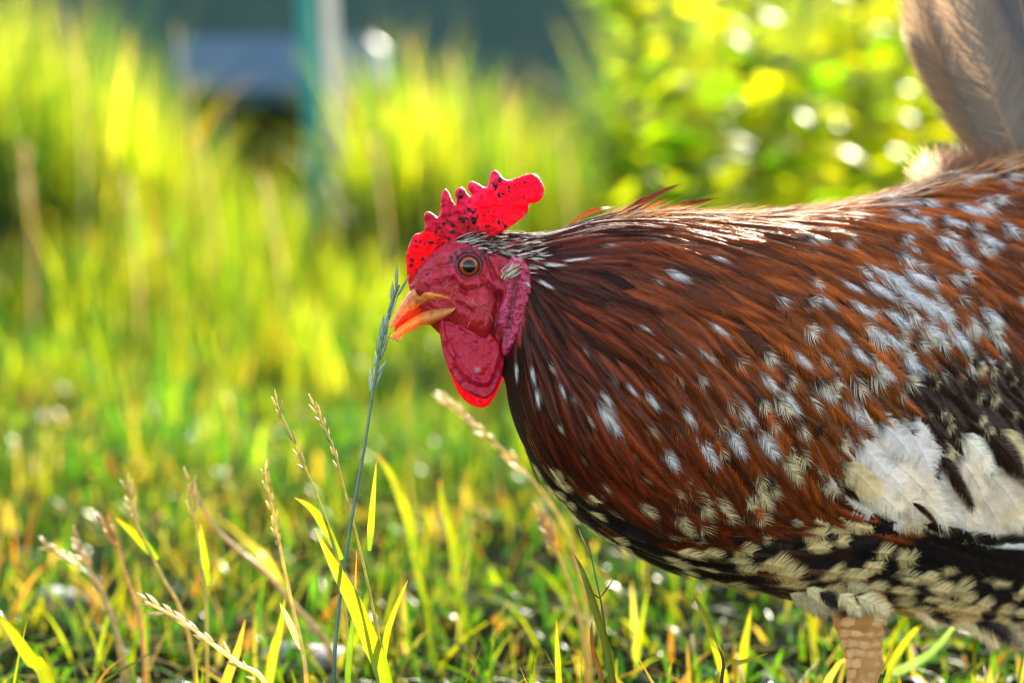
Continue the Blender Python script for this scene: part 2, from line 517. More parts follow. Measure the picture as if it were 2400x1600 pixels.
def net_fence():
    root = empty('screen_fence', (0, 7.2, 0), 'dark teal shade-net fence across the far background', 'fence')
    xs = np.linspace(-9, 9.5, 300); zs = np.linspace(.02, .86, 14)
    V = [(x, 7.2 + .02 * math.sin(x * 7) + .012 * math.sin(x * 19 + z * 5), z + .015 * math.sin(x * 3)) for z in zs for x in xs]
    F = [(j * 300 + i, j * 300 + i + 1, (j + 1) * 300 + i + 1, (j + 1) * 300 + i) for j in range(13) for i in range(299)]
    mesh_obj('net', V, F, net_mat(), root)
    for x in (-9, -7.2, -5.4, -3.6, -1.65, .3, 2.25, 4.2, 6, 7.8, 9.5):
        v_, f_ = tube([(x, 7.27, 0), (x, 7.27, .7), (x, 7.27, .92)], .022, 10)
        mesh_obj('post', v_, f_, M_UNDER, root, np.tile([.05, .09, .08], (len(v_), 1)))
    v_, f_ = tube([(-9, 7.245, .875), (.3, 7.245, .87), (9.5, 7.245, .875)], .006, 6)
    mesh_obj('top_wire', v_, f_, M_UNDER, root, np.tile([.2, .2, .2], (len(v_), 1)))
net_fence()

def bench():
    dep = 6.6
    a_ = unp(405, 150, dep); b_ = unp(885, 150, dep)
    z1 = unp(640, 88, dep)[2]; z0 = unp(640, 212, dep)[2]
    cx = (a_[0] + b_[0]) / 2; cyy = a_[1] + .25; w_ = b_[0] - a_[0]
    root = empty('bench', (cx, cyy, 0), 'low bench under a blue-grey tarpaulin behind the teal post', 'bench')
    v_, f_ = box((cx, cyy, (z0 + z1) / 2), w_, .5, z1 - z0, .02)
    mesh_obj('tarpaulin', v_, f_, attr_mat('tarpaulin', .45, .5, bump=.4, bscale=14, bdist=.01), root, np.tile([.036, .095, .180], (len(v_), 1)), False)
    for sx in (-1, 1):
        for sy in (-1, 1):
            v_, f_ = box((cx + sx * (w_ / 2 - .06), cyy + sy * .19, z0 / 2 - .001), .05, .05, z0 - .003, .005)
            mesh_obj('leg', v_, f_, M_UNDER, root, np.tile([.03, .025, .02], (len(v_), 1)), False)
    v_, f_ = box((cx, cyy + .1, z0 * .62), w_ - .2, .03, z0 * .6, .005)  # dark panel standing in for the shadow under the bench
    mesh_obj('shade_panel', v_, f_, M_UNDER, root, np.tile([.012, .014, .014], (len(v_), 1)), False)
bench()

def post(name, label, p_top, p_bot, dep, rad, colr, square=False):
    a_ = unp(*p_bot, dep); b_ = unp(*p_top, dep)
    d_ = (b_ - a_) / (b_[2] - a_[2])
    g = a_ - d_ * a_[2]; top = g + d_ * 1.15
    root = empty(name, g, label, 'post')
    pts = np.array([g + (top - g) * t for t in np.linspace(0, 1, 8)])
    v_, f_ = tube(pts, rad, 4 if square else 16)
    mesh_obj('shaft', v_, f_, M_STONE if square else attr_mat('painted_steel', .5, .25, bscale=40), root, np.tile(colr, (len(v_), 1)), not square)
    cp = np.array([top, top + d_ * .012, top + d_ * .018])
    v_, f_ = tube(cp, np.array([rad * 1.12, rad * 1.1, rad * .5]), 16)
    mesh_obj('cap', v_, f_, M_UNDER, root, np.tile(np.array(colr) * .8, (len(v_), 1)))
post('fence_post', 'teal painted steel fence post rising out of the tall grass', (716, 0), (742, 470), 4.9, .0185, (.0, .17, .15))
post('garden_stake', 'pale wooden stake leaning beside the teal post', (772, 0), (795, 400), 4.86, .015, (.55, .50, .42), True)

# leafy weeds on the right, each leaf a part of its plant
def leaf_mesh(k):
    n = 7
    V, F = [], []
    for i in range(n):
        t = i / (n - 1)
        w_ = .5 * math.sin(math.pi * min(1, t ** .8)) ** .8 * (.62 + .1 * k) + .004
        for j, s_ in enumerate((-1, -.5, 0, .5, 1)):
            V.append((t, s_ * w_ * .62, .10 * abs(s_) * w_ + .22 * t * (1 - t) - .18 * t * t + .012 * math.sin(9 * t + 3 * s_)))
    for i in range(n - 1):
        for j in range(4):
            F.append((i * 5 + j, i * 5 + j + 1, i * 5 + 6 + j, i * 5 + 5 + j))
    me = bpy.data.meshes.new('leaf')
    me.from_pydata(V, [], F)
    cc = [np.array([.085, .15, .010]), np.array([.16, .20, .012]), np.array([.05, .12, .014]), np.array([.21, .22, .02])][k]
    a_ = me.color_attributes.new('Col', 'FLOAT_COLOR', 'POINT')
    a_.data.foreach_set('color', np.tile(np.array([*cc, 1]), (len(V), 1)).astype(np.float32).ravel())
    me.shade_smooth(); me.materials.append(M_WEED)
    return me
LEAF = [leaf_mesh(k) for k in range(4)]
def weed(px, dep, h, nl, label, size=.05, ln=(0, 0)):
    g = unp(px, 300, dep); g[2] = 0
    root = empty('leafy_weed', g, label, 'plant', 'leafy weeds behind the hen')
    t = np.linspace(0, 1, 8)
    st = g + np.stack([ln[0] * t ** 1.5 + .015 * np.sin(t * 5 + px), ln[1] * t ** 1.5, h * t], 1)
    v_, f_ = tube(st, np.linspace(.006, .002, 8), 7)
    mesh_obj('stem', v_, f_, M_WEED, root, np.tile([.10, .13, .02], (len(v_), 1)))
    for k in range(nl):
        tt_ = .12 + .88 * (k + .5) / nl
        p = np.array([np.interp(tt_, t, st[:, a_]) for a_ in range(3)]) - g
        o = bpy.data.objects.new('leaf', LEAF[int(rng.choice(4, p=[.3, .4, .1, .2]))])
        col.objects.link(o); o.parent = root; o.location = p
        sc = size * rng.uniform(.7, 1.35) * (1.15 - .5 * tt_)
        o.rotation_euler = (rng.normal(0, .35), -rng.uniform(-.3, .8), k * 2.4 + rng.normal(0, .3)); o.scale = (sc, sc, sc)
wl = [(1465, 4.3, .50, 26, 'slim leafy weed at the left edge of the weed patch, beside the teal net'), (1560, 4.6, .72, 34, 'tall leafy weed above the loose nape feathers'), (1660, 4.0, .62, 34, 'bushy weed left of the white glint in the weed patch'),
      (1760, 4.5, .80, 40, 'tall dense weed in the middle of the weed patch'), (1850, 3.9, .66, 36, 'broad-leaved weed behind the low of the hen\'s back'), (1950, 4.4, .82, 42, 'tallest sunlit weed left of the tail'),
      (2030, 4.0, .74, 36, 'bright weed just left of the tail feathers'), (2140, 4.5, .80, 36, 'leafy weed half hidden by the tail'), (2290, 4.2, .70, 30, 'leafy weed right behind the tail'), (1610, 3.6, .40, 24, 'low weed behind the nape of the hen'), (1900, 3.5, .42, 24, 'low weed just above the hen\'s back')]
for (px, dep, h, nl, lb) in wl:
    weed(px, dep, h * 1.08, int(nl * 1.7), lb, .112, (rng.normal(0, .06), rng.normal(0, .04)))

# stalks with seed heads, each a thing of its own
def seed_head(path, r_, n, colr, spread=.35, fat=1.0, hl=4.2):
    """alternating spikelets along a stem end"""
    m_ = MB()
    p = catmull(path, n)
    T_ = norm(np.gradient(p, axis=0))
    for i in range(n):
        if n > 12 and 1 < i < n - 2 and rng.random() < .14: continue
        sd = norm(np.cross(T_[i], [0.15 + rng.normal(0, .5), -1.0, 0.1])) * (1 if i % 2 else -1)
        d_ = norm(T_[i] + sd * spread + rng.normal(0, .13, 3))
        L_ = r_ * hl * rng.uniform(.6, 1.2)
        t = np.linspace(0, 1, 6)[:, None]
        k_ = rng.uniform(.55, 1.1)
        q_ = p[i] + d_ * L_ * t + sd * r_ * .5
        v_, f_ = tube(q_, r_ * fat * k_ * .8 * np.array([.25, .75, .9, .75, .42, .06]), 6)
        m_.add(v_, f_, np.asarray(colr) * rng.uniform(.7, 1.25))
    return m_
def stalk(label, pts, dep, r_, colr, head=None, hcol=None, hn=14, hr=.0012, blade_list=(), group='grass stalks in front of the meadow', name='grass_stalk', ground_x=None, hfat=1.0, hspread=.22, hl=6.0):
    """pts: pixels from tip to base; the stem goes on down to the ground"""
    d_ = np.full(len(pts), dep, float) if np.isscalar(dep) else np.asarray(dep, float)
    W_ = np.array([unp(x, y, q_) for (x, y), q_ in zip(pts, d_)])
    last = W_[-1]; dr = W_[-1] - W_[-2]
    if last[2] > .004:
        k = min(.6, last[2] / max(-dr[2], 1e-4) * .5)
        g = last + dr * k; g[2] = -.002
        W_ = np.vstack([W_, g])
    root = empty(name, W_[-1] * np.array([1, 1, 0]), label, 'grass stalk', group)
    P = catmull(W_, 8 * len(W_))
    rr = np.linspace(r_ * .45, r_, len(P))
    v_, f_ = tube(P, rr, 7)
    cc = np.asarray(colr, float)
    if cc[0] > .15: cc = cc * np.array([1.45, 1.45, 1.3])
    C_ = np.repeat(cc * rng.uniform(.8, 1.2, (len(P), 1)), 7, axis=0)
    mesh_obj('stem', v_, f_, M_STALK, root, C_)
    if head:
        L_ = np.concatenate([[0], np.cumsum(np.linalg.norm(np.diff(P, axis=0), axis=1))]); tot = L_[-1]
        e = np.array([unp(x, y, d_[0]) for x, y in head])
        seed_head(e[::-1], hr, hn, hcol if hcol is not None else colr, hspread, hfat, hl).build('seed_head', M_SEED, root)
    for (bp, bd, bw, bcol) in blade_list:
        add_blade(root, bp, bd, bw, bcol)
    return root
def add_blade(root, bp, bd, bw, bcol, tipc=None, twist=0.3, name='blade'):
    p = catmull(np.array(bp, float), 14)
    dd = np.full(14, bd, float) if np.isscalar(bd) else np.interp(np.linspace(0, 1, 14), np.linspace(0, 1, len(bd)), bd)
    P = unp(p[:, 0], p[:, 1], dd)
    t = np.linspace(0, 1, 14)
    T_ = norm(np.gradient(P, axis=0))
    sd = norm(np.cross(T_, np.array([.0, 1.0, .0])) + np.outer(.5 * np.cos(t * 2), [0, 1, 0]) * twist)
    hw = bw * .8 * np.clip(np.minimum(.5 + 2.0 * t, 1) * (1 - t ** 3), .03, 1)
    v_, f_ = strip(P, hw, sd, .25)
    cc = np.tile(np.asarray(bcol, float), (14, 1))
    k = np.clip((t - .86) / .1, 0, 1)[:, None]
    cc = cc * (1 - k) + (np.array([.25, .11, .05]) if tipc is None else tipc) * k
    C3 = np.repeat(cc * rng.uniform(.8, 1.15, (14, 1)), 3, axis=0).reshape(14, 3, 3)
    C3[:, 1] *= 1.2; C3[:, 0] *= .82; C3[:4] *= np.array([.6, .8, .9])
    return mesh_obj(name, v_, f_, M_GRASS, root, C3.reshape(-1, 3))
def blade_thing(label, bp, bd, bw, bcol, **kw):
    """a single wide blade from base to tip, rooted in the ground"""
    bp = [tuple(q_) for q_ in bp]
    d0 = bd if np.isscalar(bd) else bd[0]
    gy = 300 + FPX * CAM[2] / d0
    if bp[0][1] < gy - 10:
        sl = (bp[0][0] - bp[1][0]) / max(bp[0][1] - bp[1][1], 1)
        bp = [(bp[0][0] + np.clip(sl, -.4, .4) * (gy - bp[0][1]) * .6, gy)] + bp
        if not np.isscalar(bd): bd = [bd[0]] + list(bd)
    g = unp(*bp[0], d0); g[2] = 0
    root = empty('grass_shoot', g, label, 'grass', 'single grass blades near the hen')
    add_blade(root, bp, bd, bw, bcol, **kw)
    return root

YB = np.array([.145, .158, .007]); GB = np.array([.058, .10, .009]); GOLD = np.array([.44, .36, .15]); PALE = np.array([.55, .45, .26])
FD = D0 - 250 * S
stalk('blue-green grass spike touching the tip of the beak', [(936, 668), (924, 700), (905, 760), (885, 850), (872, 930), (855, 1040), (830, 1180), (808, 1320), (790, 1460), (782, 1600)], FD, .0011, (.07, .15, .11),
      head=[(932, 684), (912, 735), (896, 800), (884, 860), (874, 925)], hcol=np.array([.25, .33, .29]), hn=17, hr=.0017, hspread=.15, hl=7.5)
stalk('golden seed stalk left of the blue-green spike', [(738, 952), (760, 1000), (785, 1060), (800, 1120), (832, 1240), (858, 1350), (885, 1480), (908, 1600)], FD + .005, .0010, (.22, .20, .03),
      head=[(738, 950), (755, 990), (775, 1035), (795, 1100)], hcol=GOLD, hn=13, hr=.0010, hspread=.2, blade_list=[([(866, 1290), (872, 1200), (882, 1080)], FD + .01, .0024, YB)])
stalk('yellowish seed stalk arching left beside the golden one', [(648, 945), (672, 1000), (700, 1062), (730, 1130), (765, 1220), (795, 1330), (812, 1460), (818, 1600)], FD + .05, .0011, (.22, .21, .03),
      head=[(648, 944), (668, 995), (695, 1050), (716, 1100)], hcol=GOLD * .9, hn=14, hr=.0012, hspread=.22, blade_list=[([(802, 1310), (765, 1240), (730, 1190), (690, 1165)], FD + .05, .0032, YB)])
stalk('pale bobbly seed stalk standing well left of the golden one', [(620, 1105), (636, 1180), (650, 1250), (668, 1340), (690, 1440), (708, 1520), (718, 1600)], FD + .08, .0013, (.33, .28, .09),
      head=[(620, 1104), (634, 1170), (648, 1240), (655, 1280)], hcol=GOLD * 1.15, hn=12, hr=.0013, hspread=.25, blade_list=[([(712, 1530), (680, 1460), (655, 1410)], FD + .085, .0022, PALE)])
stalk('blurred seed stalk with a yellow blade at the lower left', [(300, 1140), (318, 1220), (350, 1290), (385, 1360), (415, 1410), (440, 1480), (460, 1600)], FD + .16, .0014, (.25, .2, .05),
      head=[(298, 1138), (312, 1190), (330, 1240)], hcol=GOLD, hn=8, hr=.0017, blade_list=[([(370, 1310), (320, 1255), (270, 1212)], FD + .16, .0035, YB)])
stalk('blurred upright seed stalk with a bright flat blade', [(447, 1130), (452, 1190), (460, 1240), (470, 1320), (482, 1400), (486, 1600)], FD + .14, .0013, (.25, .22, .05),
      head=[(446, 1128), (452, 1170), (456, 1215)], hcol=GOLD, hn=7, hr=.0016, blade_list=[([(486, 1370), (476, 1300), (470, 1225)], FD + .14, .0040, YB * 1.15)])
stalk('short blurred stalk with a single tan bud at the far left', [(255, 1235), (275, 1280), (290, 1330), (310, 1390), (330, 1460), (340, 1600)], FD + .2, .0013, (.28, .16, .06), head=[(250, 1225), (270, 1275)], hcol=(.42, .26, .08), hn=9, hr=.0017)
stalk('pair of pale blurred spikes leaning left near the left edge', [(105, 1275), (160, 1310), (210, 1350), (240, 1400), (270, 1480), (290, 1600)], FD + .25, .0014, (.2, .18, .08), head=[(105, 1275), (150, 1300), (190, 1325)], hcol=PALE * .8, hn=8, hr=.0016)
stalk('blurred pinkish spike rising right of the pale pair', [(178, 1268), (195, 1310), (225, 1360), (245, 1400), (280, 1500), (300, 1600)], FD + .25, .0013, (.25, .18, .09), head=[(178, 1266), (195, 1305), (215, 1340)], hcol=(.42, .28, .17), hn=8, hr=.0016)
stalk('dry seed stalk lying slantwise along the ground at the lower left', [(340, 1408), (420, 1450), (500, 1510), (560, 1555), (625, 1610)], FD + .07, .0015, PALE, head=[(345, 1412), (420, 1450), (500, 1510), (600, 1590)], hcol=PALE, hn=16, hr=.0016)
stalk('long blurred dry stem crossing behind the bright blade', [(455, 1150), (500, 1230), (560, 1290), (620, 1340), (690, 1420), (760, 1500)], FD + .32, .0022, (.22, .15, .06))
stalk('fat blurred seed spike slanting down towards the breast', [(1035, 932), (1090, 975), (1150, 1030), (1220, 1095), (1290, 1180), (1340, 1280), (1370, 1400)], FD + .28, .0014, (.28, .24, .07), head=[(1035, 930), (1085, 970), (1150, 1030), (1225, 1100)], hcol=PALE * 1.1, hn=18, hr=.0017, hfat=1.1)
stalk('short blurred spike below the breast', [(1270, 1215), (1290, 1260), (1320, 1330), (1350, 1420), (1370, 1520)], FD + .22, .0016, (.26, .2, .06), head=[(1268, 1212), (1285, 1250), (1300, 1280)], hcol=(.45, .30, .16), hn=7, hr=.0019)
stalk('thin dark forked stem in front of the breast', [(1368, 1235), (1385, 1300), (1400, 1370), (1407, 1402), (1415, 1450), (1425, 1530), (1432, 1600)], FD - .01, .00062, (.035, .035, .02),
      blade_list=[([(1405, 1402), (1425, 1375), (1442, 1348)], FD - .01, .0005, (.03, .03, .02)), ([(1384, 1295), (1365, 1260), (1354, 1232)], FD - .01, .0006, (.35, .25, .12)), ([(1407, 1402), (1390, 1390), (1376, 1372)], FD - .01, .0005, (.12, .04, .02))])
blade_thing('broad bright yellow blade with a thin brown tip below the spike', [(905, 1600), (868, 1500), (830, 1410), (800, 1355), (770, 1300), (737, 1237)], FD - .005, .0058, YB * 1.1)
blade_thing('narrow upright yellow blade right of the broad one', [(900, 1530), (918, 1450), (940, 1395), (956, 1358)], FD + .01, .0022, YB)
blade_thing('green stem-like blade rising just left of the broad yellow one', [(815, 1600), (822, 1500), (830, 1430), (836, 1290)], FD + .02, .0022, GB)
blade_thing('olive blade with a rust red tip in front of the breast', [(1430, 1560), (1405, 1460), (1380, 1380), (1362, 1330), (1344, 1296)], FD - .015, .0026, YB * .8)
blade_thing('wide sunlit blade rising under the belly', [(1700, 1600), (1672, 1500), (1645, 1430), (1622, 1385)], FD + .09, .0032, YB)
blade_thing('pale green blade close left of the wide belly blade', [(1310, 1600), (1306, 1520), (1304, 1450)], FD + .04, .0022, YB)
blade_thing('short blade peeping under the belly feathers', [(1742, 1540), (1750, 1480), (1760, 1425)], FD + .2, .0034, YB)
blade_thing('low blade with an orange tip leaning right under the belly', [(1690, 1575), (1740, 1550), (1800, 1530)], FD + .08, .0022, YB)
blade_thing('dark red curled stem under the belly', [(1690, 1610), (1696, 1560), (1690, 1530), (1674, 1497)], FD - .01, .0011, (.05, .02, .02))
blade_thing('reddish dry blade low in front of the breast', [(1412, 1600), (1392, 1530), (1386, 1480), (1388, 1450)], FD - .01, .0016, (.22, .07, .02))
blade_thing('thick out-of-focus blade in the bottom left corner', [(118, 1610), (70, 1540), (20, 1470), (-40, 1410)], FD - .09, .0048, YB * .8)
blade_thing('broad blurred blade leaning left behind the golden stalk', [(965, 1250), (945, 1180), (915, 1110), (880, 1060)], FD + .34, .0050, YB * .8)
blade_thing('second broad blurred blade right of the golden stalk', [(1065, 1290), (1052, 1230), (1035, 1170), (1030, 1120)], FD + .4, .0046, YB * .7)
blade_thing('orange dry blade among the litter at the lower left', [(530, 1600), (555, 1530), (575, 1450)], FD + .12, .0034, (.42, .20, .03), tipc=np.array([.3, .12, .05]))
blade_thing('bright blade left of the pale bobbly stalk', [(640, 1540), (655, 1480), (668, 1400)], FD + .12, .0036, YB)
blade_thing('blue-grey arching leaf right of the shank', [(2060, 1600), (2120, 1565), (2180, 1530), (2225, 1480), (2245, 1450)], FD + .2, .0036, (.10, .16, .11))
blade_thing('yellow-green leaf leaning right beside the shank', [(2080, 1580), (2110, 1520), (2150, 1470), (2185, 1450)], FD + .16, .0032, YB * .8)
blade_thing('thin dark blade at the lower right', [(2220, 1610), (2260, 1580), (2292, 1548)], FD - .02, .0012, (.06, .08, .02))
blade_thing('short green blade at the foot of the shank', [(2060, 1610), (2070, 1585), (2078, 1562)], FD, .0016, GB)

# tall stalks in the meadow
tall = [(412, 60, 4.4, 'tall pale seed stalk at the edge of the left grass clump'), (470, 330, 4.2, 'pale stalk below the tallest one left of the bench'), (1060, 130, 4.6, 'tall stalk in the grass clump right of the posts'), (955, 90, 4.8, 'leftmost stalk of the clump right of the posts'),
        (1190, 190, 4.4, 'arching stalk above the comb'), (150, 20, 4.3, 'tall stalk in the upper left clump'), (60, 350, 3.7, 'stalk low in the left clump'), (300, 420, 3.6, 'stalk in the middle of the left meadow'), (620, 420, 3.6, 'stalk left of the teal post in the bright grass'), (880, 330, 4.0, 'stalk right of the pale stake'),
        (1490, 40, 4.2, 'reddish dock stalk at the left of the weed patch'), (1320, 330, 3.8, 'low stalk right of the comb')]
for i, (px, py, dep, lb) in enumerate(tall):
    lx = rng.uniform(20, 60)
    base_y = 300 + FPX * CAM[2] / dep
    cl = PALE if i != 10 else np.array([.30, .05, .03])
    stalk(lb, [(px, py), (px + lx * .35, py + 90), (px + lx * .8, py + 230), (px + lx, base_y)], dep, .0022, cl * .8, head=[(px, py), (px + lx * .2, py + 60), (px + lx * .5, py + 150)], hcol=cl, hn=int(rng.integers(14, 26)), hr=rng.uniform(.0018, .0028), group='tall stalks in the meadow', hspread=.3, hl=6)

# pale stones in the lawn
def stone(label, px, py, r_, colr, sd):
    dep = FPX * CAM[2] / (py - 300)
    g = unp(px, py, dep); g[2] = 0
    V, F = [], []
    n, m = 10, 14
    for i in range(n + 1):
        t = math.pi * i / n
        for j in range(m):
            p_ = 2 * math.pi * j / m
            d_ = Vector((math.sin(t) * math.cos(p_), math.sin(t) * math.sin(p_), math.cos(t)))
            k = 1 + .35 * noise.noise(d_ * 1.3 + Vector((sd, 0, 0))) + .12 * noise.noise(d_ * 4 + Vector((sd, 3, 0)))
            V.append((g[0] + r_ * 1.3 * k * d_.x, g[1] + r_ * k * d_.y, r_ * .25 + r_ * .5 * k * d_.z))
    for i in range(n):
        for j in range(m):
            F.append((i * m + j, i * m + (j + 1) % m, (i + 1) * m + (j + 1) % m, (i + 1) * m + j))
    tag(mesh_obj('stone', V, F, M_STONE, None, np.tile(colr, (len(V), 1))), label, 'stone', 'stones in the lawn')
stone('pale grey stone in the grass left of the blue-green stem', 700, 1560, .022, (.16, .17, .20), 1)
stone('small grey stone in the grass at the left', 140, 1420, .02, (.12, .13, .15), 9)

# ================================================================== THE HEN
FOOT = unp(2030, 1850, D0 + S * 150); FOOT[2] = 0
hen = empty('hen', FOOT, 'speckled brown and white hen with bright red comb, bending towards the grass', 'hen')

# ---- body: one continuous surface lofted through stations (top x,y | bottom x,y | half width | depth of the middle)
ST = np.array([
    (958, 672, 972, 716, 6, -185),
    (972, 640, 1000, 752, 26, -183),
    (1000, 604, 1030, 782, 46, -180),
    (1040, 572, 1065, 812, 60, -177),
    (1090, 548, 1105, 842, 68, -172),
    (1150, 540, 1150, 868, 74, -165),
    (1205, 545, 1180, 885, 84, -155),
    (1280, 545, 1195, 960, 125, -135),
    (1365, 524, 1225, 1040, 180, -105),
    (1465, 506, 1285, 1135, 245, -60),
    (1600, 502, 1375, 1222, 305, 0),
    (1750, 506, 1505, 1305, 345, 80),
    (1900, 494, 1680, 1362, 365, 165),
    (2060, 464, 1880, 1400, 370, 260),
    (2200, 425, 2080, 1425, 360, 345),
    (2340, 388, 2270, 1462, 335, 425),
    (2480, 365, 2450, 1470, 290, 500),
    (2640, 370, 2620, 1370, 220, 570),
    (2790, 410, 2770, 1170, 130, 640),
    (2880, 480, 2870, 900, 30, 690)], float)
u = np.concatenate([np.linspace(0, 6, 110, endpoint=False), np.linspace(6, len(ST) - 1, 120)])
q = np.vstack([2 * ST[0] - ST[1], ST, 2 * ST[-1] - ST[-2]])
ii = np.minimum(u.astype(int), len(ST) - 2); tt = (u - ii)[:, None]
a, b, c, d = q[ii], q[ii + 1], q[ii + 2], q[ii + 3]
SS = 0.5 * (2 * b + (c - a) * tt + (2 * a - 5 * b + 4 * c - d) * tt ** 2 + (3 * b - a - 3 * c + d) * tt ** 3)
NU, NV = len(u), 168
ph = np.linspace(0, 2 * np.pi, NV, endpoint=False)
ca, sa = np.cos(ph), np.sin(ph)
ex = np.interp(u, [0, 6, 8.5], [1.06, 1.06, .88])[:, None]
ca = np.sign(ca)[None] * np.abs(ca)[None] ** ex; sa = np.sign(sa)[None] * np.abs(sa)[None] ** ex
PX = ((SS[:, 0] + SS[:, 2]) / 2)[:, None] + ((SS[:, 0] - SS[:, 2]) / 2)[:, None] * ca
PY = ((SS[:, 1] + SS[:, 3]) / 2)[:, None] + ((SS[:, 1] - SS[:, 3]) / 2)[:, None] * ca
HY = SS[:, 5][:, None] - SS[:, 4][:, None] * sa
side = -np.sign(HY - SS[:, 5][:, None])          # +1 towards the camera

# face relief
EYE = np.array([1099.0, 624.0])
BLUES = []
disp = np.zeros_like(PX)
fm = np.clip((1255 - PX) / 30, 0, 1)              # only on the head
re = np.hypot(PX - EYE[0], (PY - EYE[1]) * 1.05)
disp += 10 * np.exp(-((re - 38) / 7) ** 2) - 15 * np.exp(-(re / 25) ** 4)
def seg_dist(x, y, p, q_):
    p = np.array(p, float); q_ = np.array(q_, float); dd = q_ - p
    t = np.clip(((x - p[0]) * dd[0] + (y - p[1]) * dd[1]) / (dd @ dd), 0, 1)
    return np.hypot(x - p[0] - t * dd[0], y - p[1] - t * dd[1])
disp += 15 * np.exp(-(seg_dist(PX, PY, (1035, 596), (1140, 580)) / 12) ** 2)         # brow
disp += 10 * np.exp(-(seg_dist(PX, PY, (985, 660), (1062, 640)) / 10) ** 2)
disp -= 8 * np.exp(-(seg_dist(PX, PY, (990, 640), (1060, 618)) / 6) ** 2)
disp += 9 * np.exp(-(seg_dist(PX, PY, (1075, 668), (1135, 662)) / 8) ** 2)
disp += 20 * np.exp(-(seg_dist(PX, PY, (1100, 715), (1130, 760)) / 34) ** 2)         # cheek
disp -= 13 * np.exp(-(seg_dist(PX, PY, (1062, 655), (1092, 688)) / 6) ** 2)
disp -= 13 * np.exp(-(seg_dist(PX, PY, (1128, 648), (1172, 700)) / 6) ** 2)
disp -= 16 * np.exp(-(seg_dist(PX, PY, (1170, 690), (1150, 800)) / 9) ** 2)
disp += 7 * np.exp(-(seg_dist(PX, PY, (1150, 600), (1175, 650)) / 7) ** 2)
disp -= 11 * np.exp(-(seg_dist(PX, PY, (1138, 596), (1160, 655)) / 5) ** 2)
disp -= 9 * np.exp(-(seg_dist(PX, PY, (1075, 712), (1110, 735)) / 6) ** 2)
disp -= 10 * np.exp(-(seg_dist(PX, PY, (1050, 760), (1130, 800)) / 8) ** 2)
disp += 3.2 * np.sin(re / 3.6) * np.exp(-((re - 52) / 15) ** 2)                       # rings of fine folds round the eye
disp += 3.0 * np.sin((PX * .8 + PY * .35) / 5.5) * np.exp(-(seg_dist(PX, PY, (1150, 640), (1150, 780)) / 24) ** 2)
nzv = np.zeros_like(PX)
for i in range(NU):
    if u[i] > 7: break
    for j in range(NV):
        p = Vector((PX[i, j] / 26, PY[i, j] / 26, 0.3 * side[i, j]))
        w_ = noise.noise(p * 2.2)
        nzv[i, j] = 7.0 * (abs(noise.noise(Vector((p.x * 1.6 + w_, p.y * 3.0 + w_, p.z)))) - .25) + 1.5 * noise.noise(p * 6)
disp += nzv
HY2 = HY - side * disp * fm * np.abs(sa)
BODY = H(PX, PY, HY2)
bf = []
for i in range(NU - 1):
    for j in range(NV):
        k = (j + 1) % NV
        bf.append((i * NV + j, i * NV + k, (i + 1) * NV + k, (i + 1) * NV + j))
bf.append(tuple(range(NV))[::-1]); bf.append(tuple((NU - 1) * NV + j for j in range(NV)))
# skin colours of the bare face, body under the plumage painted dark so feather gaps look shaded
bc = np.zeros((NU, NV, 3))
nn = np.zeros((NU, NV)); n2 = np.zeros((NU, NV)); n3 = np.zeros((NU, NV))
for i in range(NU):
    if u[i] > 8: break
    for j in range(NV):
        nn[i, j] = noise.fractal(Vector((PX[i, j] / 30, PY[i, j] / 30, 2.0)), 1, 2, 4)
        n2[i, j] = noise.fractal(Vector((PX[i, j] / 9, PY[i, j] / 9, 7.0)), 1, 2, 3)
        n3[i, j] = noise.noise(Vector((PX[i, j] / 60, PY[i, j] / 60, 12.0)))
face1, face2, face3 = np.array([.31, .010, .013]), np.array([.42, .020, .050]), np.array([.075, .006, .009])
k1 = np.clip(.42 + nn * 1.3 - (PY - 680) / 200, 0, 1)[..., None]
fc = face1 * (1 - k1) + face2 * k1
k2 = np.clip(.10 + n2 * .45 - disp * .022 + .35 * np.clip((PY - 700) / 110, 0, 1), 0, .8)[..., None]  # crease shade painted into the skin colour; cheek also darker lower down
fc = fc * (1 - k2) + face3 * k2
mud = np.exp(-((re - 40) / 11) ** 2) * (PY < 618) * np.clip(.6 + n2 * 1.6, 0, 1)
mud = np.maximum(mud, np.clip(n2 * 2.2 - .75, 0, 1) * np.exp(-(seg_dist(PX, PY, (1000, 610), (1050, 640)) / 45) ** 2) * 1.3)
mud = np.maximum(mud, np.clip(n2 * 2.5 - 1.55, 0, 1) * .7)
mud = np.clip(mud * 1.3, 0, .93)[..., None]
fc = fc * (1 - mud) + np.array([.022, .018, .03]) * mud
fth = np.clip((1236 - np.clip(PY - 800, 0, 60) * 1.2 - PX) / 12, 0, 1)
fth = fth * np.clip((PY - (558 + 0.0 * PX)) / 12 + (PX < 1090) * 3, 0, 1)
under = np.array([.02, .008, .006])
bc = fc * fth[..., None] + under * (1 - fth[..., None])
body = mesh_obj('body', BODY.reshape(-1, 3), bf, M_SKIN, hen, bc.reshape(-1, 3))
body.data.materials.append(M_UNDER)
fq = fth.reshape(-1)
body.data.polygons.foreach_set('material_index', np.array([1 if np.mean(fq[list(f_)]) < .5 else 0 for f_ in bf], np.int32))
body['label'] = 'bare purplish red face skin and the body under the plumage'
bvh = BVHTree.FromPolygons([tuple(p) for p in BODY.reshape(-1, 3)], [tuple(f_) for f_ in bf])
gn = np.cross(np.gradient(BODY, axis=1), np.gradient(BODY, axis=0))
ctr = BODY.mean(1, keepdims=True)
gn = norm(gn); sgn = np.sign((gn * (BODY - ctr)).sum(-1, keepdims=True)); sgn[sgn == 0] = 1
GN = gn * sgn

